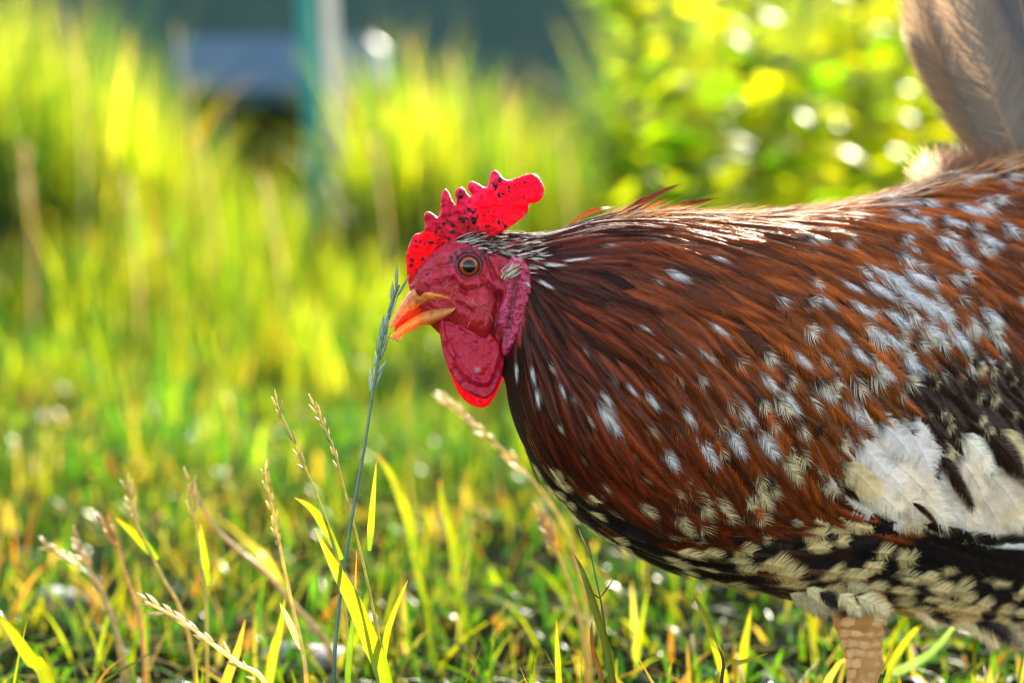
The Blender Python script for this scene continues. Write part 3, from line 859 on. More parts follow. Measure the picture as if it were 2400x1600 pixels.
# ---- outline slabs: comb, wattles, ear lobe
def poly_dist(pts, poly):
    """signed distance (inside positive) and nearest outline point"""
    p = np.asarray(pts, float); P = np.asarray(poly, float); Q = np.roll(P, -1, axis=0)
    best = np.full(len(p), 1e9); near = np.zeros_like(p); ins = np.zeros(len(p), bool)
    for a_, b_ in zip(P, Q):
        dd = b_ - a_
        t = np.clip(((p - a_) @ dd) / max(dd @ dd, 1e-9), 0, 1)
        n_ = a_ + t[:, None] * dd
        ds = np.hypot(*(p - n_).T)
        m_ = ds < best
        best[m_] = ds[m_]; near[m_] = n_[m_]
        cr = ((a_[1] > p[:, 1]) != (b_[1] > p[:, 1])) & (p[:, 0] < (b_[0] - a_[0]) * (p[:, 1] - a_[1]) / (b_[1] - a_[1] + 1e-12) + a_[0])
        ins ^= cr
    return np.where(ins, best, -best), near

def slab(name, poly, step, thick, hy, colour, mat, parent, smooth_n=None):
    """solid slab with rounded edges. thick(x,y,d)->half thickness, hy(x,y)->middle depth, colour(x,y,d,side)"""
    P = catmull(np.vstack([poly, poly[:1]]), smooth_n or len(poly) * 6)[:-1]
    x0, y0 = P.min(0) - step; x1, y1 = P.max(0) + step
    gx = np.arange(x0, x1 + step, step); gy = np.arange(y0, y1 + step, step)
    X, Y = np.meshgrid(gx, gy)
    pts = np.stack([X.ravel(), Y.ravel()], 1)
    d_, near = poly_dist(pts, P)
    ny, nx = X.shape
    inside = d_ > step * 0.25
    pos = np.where(inside[:, None], pts, near)
    dd = np.where(inside, d_, 0)
    cells = []
    for j in range(ny - 1):
        for i in range(nx - 1):
            q_ = (j * nx + i, j * nx + i + 1, (j + 1) * nx + i + 1, (j + 1) * nx + i)
            if any(inside[k] for k in q_):
                cells.append(q_)
    used = sorted({k for q_ in cells for k in q_})
    idx = {}; V, C = [], []
    for k in used:
        x, y = pos[k]; h = thick(x, y, dd[k]) if inside[k] else 0.0
        m_ = hy(x, y)
        if inside[k]:
            idx[k] = (len(V), len(V) + 1)
            V += [(x, y, m_ - h), (x, y, m_ + h)]; C += [colour(x, y, dd[k], 1), colour(x, y, dd[k], -1)]
        else:
            idx[k] = (len(V), len(V)); V.append((x, y, m_)); C.append(colour(x, y, 0, 1))
    F = []
    for q_ in cells:
        fr = []; bk = []
        for k in q_:
            if idx[k][0] not in fr: fr.append(idx[k][0])
            if idx[k][1] not in bk: bk.append(idx[k][1])
        if len(fr) > 2: F.append(tuple(fr))
        if len(bk) > 2 and any(inside[k] for k in q_): F.append(tuple(bk[::-1]))
    V = np.array(V)
    return mesh_obj(name, H(V[:, 0], V[:, 1], V[:, 2]), F, mat, parent, np.array(C))

def in_poly(x, y, P):
    r_ = False
    for k in range(len(P)):
        ax, ay = P[k]; bx, by = P[k - 1]
        if (ay > y) != (by > y) and x < (bx - ax) * (y - ay) / (by - ay) + ax: r_ = not r_
    return r_
def fbm(x, y, s, z=0.0, o=3):
    return noise.fractal(Vector((x / s, y / s, z)), 1, 2, o)

COMB = np.array([(961, 684), (954, 645), (952, 600), (960, 570), (972, 549), (990, 544), (996, 530), (993, 506), (1003, 495), (1016, 502), (1028, 508), (1032, 490), (1034, 457),
                 (1043, 443), (1052, 450), (1060, 468), (1067, 479), (1070, 472), (1066, 453), (1074, 440), (1086, 440), (1095, 453), (1103, 461), (1105, 455), (1095, 439), (1103, 425),
                 (1117, 428), (1131, 437), (1141, 438), (1145, 428), (1149, 407), (1161, 399), (1172, 408), (1181, 419), (1196, 421), (1216, 415), (1236, 408), (1256, 409), (1270, 425),
                 (1276, 446), (1269, 466), (1255, 476), (1241, 477), (1239, 492), (1228, 508), (1208, 523), (1188, 537), (1160, 556), (1120, 570), (1080, 590), (1040, 625), (1000, 668)], float)
specks = [(1039, 611, 13), (1024, 604, 6), (1045, 600, 7), (1015, 612, 5), (990, 607, 5), (962, 623, 5), (965, 610, 4), (1008, 570, 4), (1112, 515, 8), (1108, 498, 5), (1098, 492, 6), (1078, 515, 6),
          (1077, 462, 6), (1080, 450, 4), (1062, 545, 6), (1062, 530, 5), (1090, 555, 5), (1040, 525, 4), (1030, 535, 5), (1022, 545, 4), (1050, 560, 4), (1170, 458, 6), (1172, 422, 5), (1160, 437, 6),
          (1196, 440, 5), (1208, 432, 4), (1228, 428, 4), (1229, 465, 3), (1170, 520, 5), (1182, 530, 4), (1143, 530, 4), (1100, 540, 4), (975, 565, 3), (983, 568, 3), (1272, 456, 3), (1131, 505, 3), (1195, 450, 4)]
for k in range(46):
    t = random.random()
    specks.append((1010 + 170 * t + random.gauss(0, 18), 590 - 120 * t + random.gauss(0, 22), random.uniform(1.5, 4)))
def comb_col(x, y, d, sd):
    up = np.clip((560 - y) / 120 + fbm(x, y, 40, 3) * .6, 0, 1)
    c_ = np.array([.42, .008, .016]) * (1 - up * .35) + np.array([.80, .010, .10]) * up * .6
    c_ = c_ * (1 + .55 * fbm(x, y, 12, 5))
    m_ = 0
    for sx, sy, r_ in specks:
        if abs(x - sx) < 20 and abs(y - sy) < 20:
            ds = math.hypot(x - sx, y - sy) + 5.5 * fbm(x, y, 6, 9 if sd > 0 else 30)
            m_ = max(m_, min(1, max(0, (r_ - ds) / 1.6 + .5)))
    c_ = c_ * (1 - m_) + np.array([.012, .010, .014]) * m_
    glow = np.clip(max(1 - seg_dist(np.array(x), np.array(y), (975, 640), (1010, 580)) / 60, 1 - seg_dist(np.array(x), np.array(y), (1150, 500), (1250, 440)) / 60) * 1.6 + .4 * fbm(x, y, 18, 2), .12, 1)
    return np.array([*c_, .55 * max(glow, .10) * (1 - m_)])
def comb_thick(x, y, d):
    t = 12 + 14 * np.clip(1 - (math.hypot(0, 0) + seg_dist(np.array(x), np.array(y), (965, 690), (1190, 548))) / 45, 0, 1)
    r_ = 17.0
    k = min(d / r_, 1)
    return t * math.sqrt(max(0, 1 - (1 - k) ** 2)) * (1 + .45 * fbm(x, y, 18, 1) + .18 * fbm(x, y, 6, 4))
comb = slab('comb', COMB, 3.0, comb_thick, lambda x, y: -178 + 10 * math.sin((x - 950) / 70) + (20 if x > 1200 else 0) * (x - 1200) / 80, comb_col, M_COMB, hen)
comb['label'] = 'bright red upright comb with five points, spattered with dark mud'

WAT_FAR = np.array([(1032, 770), (1040, 830), (1055, 875), (1072, 915), (1094, 942), (1121, 954), (1142, 951), (1158, 930), (1175, 895), (1186, 850), (1150, 800), (1090, 765)], float)
WAT = np.array([(1026, 738), (1032, 790), (1040, 830), (1054, 868), (1080, 906), (1117, 930), (1141, 933), (1160, 915), (1176, 876), (1180, 830), (1150, 780), (1090, 740), (1050, 722)], float)
LOBE = np.array([(1034, 728), (1040, 785), (1064, 832), (1086, 872), (1116, 893), (1141, 896), (1156, 868), (1168, 826), (1166, 790), (1120, 760), (1070, 735)], float)
LC = catmull(LOBE[:10], 240)
def lobe_d(x, y):
    return float(np.min(np.hypot(LC[:, 0] - x, LC[:, 1] - y)))
def wat_col(x, y, d, sd, far=False):
    k = np.clip(.5 + fbm(x, y, 25, 4), 0, 1)
    c_ = np.array([.40, .003, .014]) * (1 - k) + np.array([.36, .006, .040]) * k
    e = math.exp(-(d / 8) ** 2)
    if not far: e = max(e, .8 * math.exp(-(lobe_d(x, y) / 6) ** 2))
    e *= .55 + .5 * fbm(x, y, 9, 14)
    c_ = c_ * (1 - .22 * e) + np.array([.40, .07, .11]) * .22 * e  # lit rim and fold ridge painted paler into the flesh colour
    c_ = c_ * (1 + .18 * fbm(x, y, 8, 5))
    m_ = np.clip(fbm(x, y, 7, 8) * 2.2 - 1.1, 0, 1) * .8
    sp = np.clip((9 - math.hypot((x - 1120) / 1.2, y - 868) + 5 * fbm(x, y, 7, 1)) / 5, 0, 1) * .6 * (sd > 0)
    c_ = c_ * (1 - sp) + np.array([.32, .2, .18]) * sp
    c_ = c_ * (1 - m_) + np.array([.02, .015, .02]) * m_
    gl = .5 if far else .07 + .10 * math.exp(-((x - 1105) / 22) ** 2 - ((y - 815) / 26) ** 2) + .12 * fbm(x, y, 20, 6)
    return np.array([*np.clip(c_, 0, 1), max(.03, gl) * (1 - m_)])
def wat_thick(x, y, d):
    k = min(d / 8, 1)
    return (5 + 4 * math.exp(-((d - 8) / 6) ** 2)) * math.sqrt(max(0, 1 - (1 - k) ** 2)) * (1 + .35 * fbm(x, y, 9, 2))
def near_thick(x, y, d):
    k = min(d / 8, 1)
    ins = 1.0 if in_poly(x, y, LOBE) else 0.0
    ld = lobe_d(x, y)
    h = 6 + 2.0 * math.exp(-((d - 7) / 5) ** 2) + 17 * (.55 + .8 * abs(fbm(x, y, 34, 17))) * math.exp(-(ld / 6.5) ** 2) + 5 * fbm(x, y, 26, 41) + (5 * (1 - math.exp(-(ld / 9) ** 2)) if ins else -2)
    h *= 1 + .16 * fbm(x, y, 14, 6) + .05 * fbm(x, y, 4.5, 3)
    return max(.5, h) * math.sqrt(max(0, 1 - (1 - k) ** 2))
wd = lambda x, y: -206 - 18 * np.clip((y - 740) / 120, 0, 1) - 8 * math.sin((x - 1030) / 45)
slab('wattle', WAT, 2.6, near_thick, wd, wat_col, M_WATTLE, hen)['label'] = 'near red wattle, folded, with its lit rim painted paler'
slab('wattle', WAT_FAR, 3.5, wat_thick, lambda x, y: -140 + 25 * np.clip((y - 780) / 120, 0, 1), lambda x, y, d, sd: wat_col(x, y, d, sd, True), M_WATTLE, hen)['label'] = 'far wattle glowing red against the sun'
EAR = np.array([(1200, 600), (1228, 612), (1244, 640), (1248, 696), (1237, 738), (1217, 785), (1190, 832), (1175, 822), (1178, 782), (1164, 757), (1168, 728), (1183, 690), (1180, 655), (1184, 622)], float)
def ear_col(x, y, d, sd):
    k = np.clip(.5 + fbm(x, y, 14, 4) * 1.2, 0, 1)
    c_ = np.array([.30, .015, .045]) * (1 - k) + np.array([.44, .04, .125]) * k
    cr = np.exp(-(seg_dist(np.array(x), np.array(y), (1212, 660), (1184, 800)) / 7) ** 2)  # darker along the groove of the fold
    c_ = c_ * (1 - .6 * cr) + np.array([.12, .03, .035]) * .6 * cr
    t_ = np.clip(fbm(x, y, 8, 11) * 2.0 - .35, 0, 1) * .55
    c_ = c_ * (1 - t_) + np.array([.30, .17, .11]) * t_
    m_ = np.clip(fbm(x, y, 11, 21) * 2.4 - 1.05, 0, 1) * .9
    return c_ * (1 - m_) + np.array([.02, .015, .025]) * m_
def ear_thick(x, y, d):
    k = min(d / 12, 1)
    cr = float(np.exp(-(seg_dist(np.array(x), np.array(y), (1214, 640), (1186, 800)) / 6) ** 2))
    return 21 * math.sqrt(max(0, 1 - (1 - k) ** 2)) * (1 - .45 * cr) * (1 + .4 * fbm(x, y, 8, 2))
slab('earlobe', EAR, 2.6, ear_thick, lambda x, y: -232 + .02 * (y - 700), ear_col, M_SKIN, hen)['label'] = 'wrinkled magenta earlobe flecked with dirt, darker along its crease'

# ---- beak
def loft(name, st, n, nv, colour, mat, parent, ex_=1.0):
    s_ = catmull(st, n)
    p_ = np.linspace(0, 2 * np.pi, nv, endpoint=False)
    c_, q_ = np.cos(p_), np.sin(p_)
    c_ = np.sign(c_) * np.abs(c_) ** ex_; q_ = np.sign(q_) * np.abs(q_) ** ex_
    X = ((s_[:, 0] + s_[:, 2]) / 2)[:, None] + ((s_[:, 0] - s_[:, 2]) / 2)[:, None] * c_
    Y = ((s_[:, 1] + s_[:, 3]) / 2)[:, None] + ((s_[:, 1] - s_[:, 3]) / 2)[:, None] * c_
    Z = s_[:, 5][:, None] - s_[:, 4][:, None] * q_
    F = []
    for i in range(n - 1):
        for j in range(nv):
            k = (j + 1) % nv
            F.append((i * nv + j, i * nv + k, (i + 1) * nv + k, (i + 1) * nv + j))
    F.append(tuple(range(nv))[::-1]); F.append(tuple((n - 1) * nv + j for j in range(nv)))
    C = np.array([colour(x, y) for x, y in zip(X.ravel(), Y.ravel())])
    return mesh_obj(name, H(X, Y, Z).reshape(-1, 3), F, mat, parent, C)
def ub_col(x, y):
    k = np.clip((x - 925) / 90 + fbm(x, y, 12, 1) * .5, 0, 1)
    c_ = np.array([.58, .30, .14]) * (1 - k) + np.array([.78, .38, .05]) * k
    d_ = np.clip(fbm(x, y, 9, 3) * 1.4 - .05, 0, .6)
    return c_ * (1 - d_) + np.array([.13, .07, .055]) * d_
def lb_col(x, y):
    k = np.clip((x - 950) / 70 + fbm(x, y, 14, 1) * .5, 0, 1)
    c_ = np.array([.80, .36, .03]) * (1 - k) + np.array([.60, .28, .07]) * k
    d_ = np.clip(fbm(x, y, 8, 13) * 1.8 - .3, 0, .7)
    return c_ * (1 - d_) + np.array([.16, .08, .05]) * d_
up = loft('upper_beak', [(1036, 690, 1074, 706, 62, -183), (1000, 680, 1044, 706, 57, -184), (966, 678, 1010, 709, 43, -185), (946, 702, 976, 723, 25, -185), (931, 728, 946, 744, 12, -185), (917, 754, 925, 764, 5, -185), (913, 765, 915, 768, 1.5, -185)], 40, 28, ub_col, M_BEAK, hen, .9)
loft('lower_beak', [(1078, 710, 1052, 742, 64, -183), (1042, 715, 1014, 760, 56, -184), (1010, 722, 984, 763, 41, -185), (975, 739, 956, 777, 23, -185), (942, 761, 932, 792, 11, -185), (922, 781, 920, 794, 5, -185), (916, 787, 917, 791, 1.5, -185)], 40, 28, lb_col, M_BEAK, hen, .9)
loft('mouth_lining', [(1060, 700, 1060, 712, 18, -184), (1015, 704, 1013, 724, 17, -184), (977, 718, 972, 744, 12, -185), (944, 740, 938, 764, 7, -185), (926, 762, 924, 780, 2, -185)], 24, 16, lambda x, y: np.array([.50, .05, .012, .35])[:4], M_COMB, hen)
def blob(px, py, hy, r_, n=6, m=8, jit=.25, flat=1.0, s=0):
    V, F = [], []
    for i in range(n + 1):
        t = math.pi * i / n
        for j in range(m):
            p_ = 2 * math.pi * j / m
            k = 1 + jit * noise.noise(Vector((math.sin(t) * math.cos(p_) * 2 + s, math.cos(t) * 2, math.sin(t) * math.sin(p_) * 2 + s)))
            V.append((px + r_ * k * math.sin(t) * math.cos(p_), py + r_ * k * math.cos(t), hy + r_ * k * flat * math.sin(t) * math.sin(p_)))
    for i in range(n):
        for j in range(m):
            F.append((i * m + j, i * m + (j + 1) % m, (i + 1) * m + (j + 1) % m, (i + 1) * m + j))
    V = np.array(V)
    return H(V[:, 0], V[:, 1], V[:, 2]), F
no = MB()
v_, f_ = blob(988, 678, -226, 15, 8, 12, .3, .5, 3); no.add(v_, f_, (.38, .03, .03, .3))
no.build('nostril_flap', M_COMB, hen)
gr = MB()
for (x, y, r_) in [(922, 793, 4), (931, 795, 5), (938, 791, 4), (944, 786, 3), (953, 780, 3), (968, 774, 4), (973, 770, 4), (926, 787, 3), (917, 789, 3), (960, 778, 2), (935, 797, 3)]:
    v_, f_ = blob(x, y, -190 + random.uniform(-8, 8), r_, 5, 7, .3, 1, x); gr.add(v_, f_, (.55, .42, .22))
o_ = gr.build('wet_crumbs', M_BEAK, hen); o_['kind'] = 'stuff'; o_['label'] = 'wet crumbs stuck to the lower beak'

# ---- eye
def sphere(c_, r_, n=24, m=32, colour=None):
    V, C, F = [], [], []
    for i in range(n + 1):
        t = math.pi * i / n
        for j in range(m):
            p_ = 2 * math.pi * j / m
            dx, dy, dz = math.sin(t) * math.cos(p_), math.sin(t) * math.sin(p_), -math.cos(t)
            V.append((c_[0] + r_ * dx, c_[1] + r_ * dy, c_[2] + r_ * dz)); C.append(colour(math.hypot(dx, dy), dz))
    for i in range(n):
        for j in range(m):
            F.append((i * m + j, i * m + (j + 1) % m, (i + 1) * m + (j + 1) % m, (i + 1) * m + j))
    V = np.array(V)
    return H(V[:, 0], V[:, 1], V[:, 2]), F, np.array(C)
def iris_col(rr, dz):
    if dz > 0: return (.05, .02, .01)
    return np.array([.24, .045, .005]) * np.interp(rr, [0, .5, .62, .80, .88, 1], [.5, .55, 1.1, .9, .22, .08])
for sd, dep in ((1, -222.0), (-1, -124.0)):
    v_, f_, c_ = sphere((EYE[0], EYE[1], dep), 27 if sd > 0 else 27, 28, 36, lambda rr, dz: iris_col(rr, dz * sd))
    e = mesh_obj('eye', v_, f_, M_EYE, hen, c_)
    # pupil: a small domed cap just proud of the ball
    V, F = [], []
    for i in range(7):
        t = i / 6 * math.asin(.53)
        for j in range(24):
            p_ = 2 * math.pi * j / 24
            V.append((EYE[0] + 27.4 * math.sin(t) * math.cos(p_), EYE[1] + 27.4 * math.sin(t) * math.sin(p_), dep - sd * 27.4 * math.cos(t)))
    for i in range(6):
        for j in range(24):
            F.append((i * 24 + j, i * 24 + (j + 1) % 24, (i + 1) * 24 + (j + 1) % 24, (i + 1) * 24 + j))
    V = np.array(V)
    mesh_obj('pupil', H(V[:, 0], V[:, 1], V[:, 2]), F, M_EYE, e, np.tile([.004, .004, .005], (len(V), 1)))
    th = np.linspace(0, 2 * np.pi, 41)[:-1]
    V, F = [], []
    for i, t in enumerate(th):
        for j in range(8):
            p_ = 2 * math.pi * j / 8
            rr = 27 + 4.5 * math.cos(p_)
            V.append((EYE[0] + rr * math.cos(t) * 1.04, EYE[1] + rr * math.sin(t), dep - sd * (10 + 5 * math.sin(p_))))
            F.append((i * 8 + j, i * 8 + (j + 1) % 8, ((i + 1) % 40) * 8 + (j + 1) % 8, ((i + 1) % 40) * 8 + j))
    V = np.array(V)
    cl = np.tile([.09, .022, .026], (len(V), 1)) * rng.uniform(.6, 1.3, (len(V), 1))
    mesh_obj('eyelid', H(V[:, 0], V[:, 1], V[:, 2]), F, M_SKIN, e, cl)

# ------------------------------------------------------------------ plumage
FLOW = np.array([
    (1100, 545, 5), (1150, 548, 8), (1240, 560, 0), (1240, 620, 15), (1238, 700, 60), (1215, 800, 80), (1190, 870, 88), (1200, 980, 80), (1240, 1080, 65), (1300, 1170, 55), (1400, 1280, 45), (1500, 1340, 38), (1600, 1400, 25), (1750, 1420, 12),
    (1350, 520, -16), (1450, 490, -8), (1350, 600, 0), (1500, 560, 3), (1700, 520, 3), (1900, 490, -4), (2100, 440, -13), (2300, 390, -13), (2400, 360, -10),
    (1300, 680, 32), (1400, 700, 27), (1500, 700, 25), (1300, 800, 55), (1400, 850, 48), (1300, 950, 72), (1400, 1000, 62), (1500, 950, 52), (1600, 800, 38), (1700, 700, 25), (1800, 620, 18), (1500, 1100, 58), (1600, 1050, 58),
    (1700, 950, 50), (1800, 850, 42), (1900, 750, 32), (2000, 650, 22), (2100, 560, 12), (2250, 520, 8), (1600, 1200, 62), (1750, 1150, 60), (1800, 1050, 52), (1950, 950, 48), (2050, 850, 40), (2150, 750, 30), (2300, 650, 20),
    (1900, 1150, 55), (2050, 1050, 42), (2150, 1150, 42), (2250, 1100, 45), (2300, 950, 45), (2350, 850, 40), (2350, 1200, 35), (1450, 1250, 45), (1600, 1300, 30), (1750, 1300, 22), (1900, 1250, 18), (2050, 1270, 15), (2200, 1300, 12),
    (2350, 1350, 15), (1900, 1380, 10), (2100, 1400, 12), (2250, 1440, 28), (2380, 1500, 35), (2600, 500, 5), (2600, 900, 20), (2600, 1300, 20)], float)
FV = np.stack([np.cos(np.radians(FLOW[:, 2])), np.sin(np.radians(FLOW[:, 2]))], 1)
def flow(x, y):
    w_ = 1 / (((FLOW[:, 0] - x) ** 2 + (FLOW[:, 1] - y) ** 2) + 900) ** 1.6
    v_ = (w_[:, None] * FV).sum(0)
    return v_ / np.hypot(*v_)
BELLY = np.array([(1180, 1060), (1290, 1110), (1400, 1190), (1520, 1270), (1650, 1290), (1820, 1270), (1930, 1200), (2060, 1265), (2200, 1310), (2400, 1330), (3000, 1300)], float)
def depth_px(x, y, near=True):
    """surface point of the hen seen at a pixel"""
    o_ = Vector(CAM); d_ = Vector(norm(unp(x, y, 1.0) - CAM))
    h = bvh.ray_cast(o_, d_)
    return h

def to_px(P):
    d_ = P - CAM
    z = d_ @ FWD
    return 1200 + (d_ @ RGT) / z * FPX, 800 - (d_ @ UPV) / z * FPX

def path_on(P0, n0, L, lift0, lift1, npt=7, ang=0.0, curl=0.0):
    """a feather's line: walks over the body along the flow, rising a little from root to tip"""
    P, N = [], []
    p = np.array(P0); step = L / (npt - 1)
    for i in range(npt):
        loc, nr, _, _ = bvh.find_nearest(Vector(p))
        loc = np.array(loc); nr = np.array(nr)
        if nr @ (loc - np.array([loc[0], 0, 0])) < -1e9: nr = -nr
        # outward
        k = i / (npt - 1)
        px_, py_ = to_px(loc)
        fx, fy = flow(px_, py_)
        a_ = ang + curl * k
        fx, fy = fx * math.cos(a_) - fy * math.sin(a_), fx * math.sin(a_) + fy * math.cos(a_)
        d_ = RGT * fx - UPV * fy
        nrm = out_n(loc, nr)
        d_ = d_ - nrm * (d_ @ nrm)
        d_ = d_ / max(np.linalg.norm(d_), 1e-9)
        P.append(loc + nrm * (lift0 + (lift1 - lift0) * k ** 1.3)); N.append(nrm)
        p = loc + d_ * step
    return np.array(P), np.array(N)

# middle line of the body for the outward side of a normal
MID = BODY.mean(1)
def out_n(p, n_):
    c_ = MID[np.argmin(((MID - p) ** 2).sum(1))]
    return n_ if n_ @ (p - c_) > 0 else -n_

def vane(P, N, wmax, prof, nb, colfn, fwd=1.7, gap=.45, camber=.25, ruff=.12, shaft=True, shaft_c=None, tj=.014):
    """one feather: shaft and separate barbs on both sides. Returns verts, faces, cols"""
    m = len(P)
    L = np.linalg.norm(np.diff(P, axis=0), axis=1).sum()
    TE = .82
    t0 = np.linspace(0.04, TE, nb)
    T = norm(np.gradient(P, axis=0))
    def at(t):
        x = np.clip(t, 0, 1) * (m - 1)
        i = np.minimum(x.astype(int), m - 2); f_ = (x - i)[:, None]
        p_ = P[i] * (1 - f_) + P[i + 1] * f_
        over = np.clip(t - 1, 0, None)[:, None] * L
        tt_ = norm(T[i] * (1 - f_) + T[i + 1] * f_)
        n_ = norm(N[i] * (1 - f_) + N[i + 1] * f_)
        return p_ + tt_ * over, tt_, n_
    V, F, C = [], [], []
    base = 0
    sp = L * (t0[1] - t0[0])
    for s_ in (-1, 1):
        dtb = min(wmax * fwd / L, .36)
        te = dtb + t0 / TE * (1.0 - dtb)
        clump = np.cumsum(rng.random(nb) < .22)                       # barbs stick together in locks
        cj = rng.normal(0, 1, clump[-1] + 1)[clump]
        te = np.minimum(te + (.35 * rng.normal(size=nb) + cj) * tj, 1.03)
        dt = np.maximum(te - t0, .03)
        w_ = wmax * prof(np.clip(te, 0, .999)) * (1 + ruff * (.5 * rng.normal(size=nb) + cj))
        w_ = np.maximum(w_, wmax * .015)
        lift = rng.normal(0, .05, nb) * wmax
        rows = []
        for k, (ka, kx, kw) in enumerate(((0, 0, .62), (.46, .62, .60), (1, 1, 0))):
            t = t0 + dt * ka
            p_, tt_, n_ = at(t)
            b_ = np.cross(n_, tt_)
            x = w_ * kx * s_
            pos = p_ + b_ * (x * (1 if kx < 1 else 1))[:, None] + n_ * ((-camber * (kx ** 2) * w_) + lift * kx)[:, None]
            cc = colfn(t, x / wmax, np.full(nb, kx))
            if kw:
                hw = sp * kw * (1 - gap * kx) 
                rows += [(pos - tt_ * hw, cc), (pos + tt_ * hw, cc)]
            else:
                rows.append((pos, cc))
        V.append(np.stack([r_[0] for r_ in rows], 1).reshape(-1, 3)); C.append(np.stack([r_[1] for r_ in rows], 1).reshape(-1, 3))
        for i in range(nb):
            o_ = base + i * 5
            F += [(o_, o_ + 1, o_ + 3, o_ + 2), (o_ + 2, o_ + 3, o_ + 4)]
        base += nb * 5
    if shaft:
        t = np.linspace(0, .86, 5)
        p_, tt_, n_ = at(t)
        b_ = np.cross(n_, tt_)
        hw = wmax * np.linspace(.055, .015, 5)[:, None]
        p_ = p_ + n_ * wmax * .03
        V.append(np.stack([p_ - b_ * hw, p_ + b_ * hw], 1).reshape(-1, 3))
        cc = colfn(t, np.zeros(5), np.zeros(5)) if shaft_c is None else np.tile(shaft_c, (5, 1))
        C.append(np.repeat(cc * .8, 2, axis=0))
        for i in range(4):
            o_ = base + 2 * i
            F.append((o_, o_ + 1, o_ + 3, o_ + 2))
    return np.concatenate(V), F, np.clip(np.concatenate(C), 0, .85)

lance = lambda t: np.clip(np.minimum(.35 + 1.6 * t, 1) * (1 - t ** 2.6) ** .75, .0, 1)
roundp = lambda t: np.clip(np.minimum(.45 + 1.5 * t, 1) * np.sqrt(np.clip(1 - t ** 5, 0, 1)), .0, 1)

WHITE, CREAM, BLACK = np.array([.76, .76, .74]), np.array([.70, .60, .34]), np.array([.010, .008, .009])
def plain(base, tipc=None, ts=0.0, bs=0.0, streak=0.0, jit=.28, dark=.14, fringe=.0, oval=False):
    base = np.asarray(base, float)
    j = rng.uniform(.8, 1.2); ox = rng.normal(0, .18)
    def fn(t, x, kx):
        n_ = len(t)
        c_ = np.tile(base * j, (n_, 1)) * rng.uniform(1 - jit, 1 + jit, (n_, 1))
        if fringe: c_ = c_ * (1.12 - fringe * kx[:, None])  # barb tips darkened as edge shade between overlapping feathers
        if streak:
            s_ = np.clip(1 - np.abs(x) / streak, 0, 1)[:, None] * np.clip(1.25 - t, 0, 1)[:, None]
            c_ = c_ * (1 - .85 * s_) + BLACK * .85 * s_
        if tipc is not None:
            q_ = (1 - t) + .18 * np.abs(x) ** 2 * 0 + rng.normal(0, .018, n_)
            wgt = np.clip((ts - q_) / .05 + .5, 0, 1)[:, None]
            if oval:
                e_ = np.sqrt(((q_ - ts * .42) / (ts * .62)) ** 2 + ((x - ox) / .82) ** 2)
                wgt = np.clip((1 - e_) / .16 + .5, 0, 1)[:, None]
            if bs:
                bw = (np.clip((ts + bs - q_) / .06 + .5, 0, 1)[:, None]) * (1 - wgt)
                c_ = c_ * (1 - .9 * bw) + BLACK * .9 * bw
            tc_ = np.asarray(tipc) * rng.uniform(1.05 - jit, 1.06, (n_, 1))
            dk = (rng.random(n_) < dark)[:, None]
            tc_ = np.where(dk, tc_ * .25, tc_)
            c_ = c_ * (1 - wgt) + tc_ * wgt
        return c_
    return fn

MAHOG, RUST, ORANGE, DARK = np.array([.130, .018, .008]), np.array([.19, .034, .007]), np.array([.36, .085, .007]), np.array([.030, .010, .007])
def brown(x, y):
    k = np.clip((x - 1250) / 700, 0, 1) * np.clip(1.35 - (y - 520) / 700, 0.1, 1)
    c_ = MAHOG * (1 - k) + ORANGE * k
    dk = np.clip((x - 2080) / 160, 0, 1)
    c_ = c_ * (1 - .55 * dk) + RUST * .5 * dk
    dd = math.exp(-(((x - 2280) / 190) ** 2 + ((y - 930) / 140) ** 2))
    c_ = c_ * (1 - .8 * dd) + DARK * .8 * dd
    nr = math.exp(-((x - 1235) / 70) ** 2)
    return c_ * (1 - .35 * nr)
WSPOT = np.array([  # white-tip likelihood hints: x, y, radius, p
    (1220, 560, 70, .45), (1290, 560, 60, .35), (2150, 720, 120, .85), (2060, 760, 90, .6), (2230, 480, 110, .62), (2330, 430, 110, .6), (2200, 830, 110, .75), (2330, 680, 110, .75), (2150, 460, 70, .6),
    (1980, 850, 110, .5), (1850, 1000, 120, .5), (1700, 1080, 130, .5), (1800, 1150, 110, .75), (1640, 1180, 120, .5), (1430, 980, 90, .55), (1300, 900, 80, .35), (1550, 1220, 90, .45), (1900, 1080, 90, .85),
    (2300, 960, 110, .5), (1240, 900, 50, .6), (1230, 1000, 60, .3), (2000, 620, 90, .3), (1760, 960, 90, .35), (2390, 800, 90, .6), (2040, 930, 90, .8)], float)
def white_p(x, y):
    g = WSPOT[:, 3] * np.exp(-((WSPOT[:, 0] - x) ** 2 + (WSPOT[:, 1] - y) ** 2) / (WSPOT[:, 2] ** 2))
    return min(.9, .13 + .85 * g.max())
WING = np.array([(1950, 1140), (2030, 985), (2120, 955), (2190, 1000), (2215, 1110), (2290, 1060), (2420, 1080), (2600, 1100), (2600, 1270), (2280, 1275), (2130, 1235), (2020, 1190)], float)

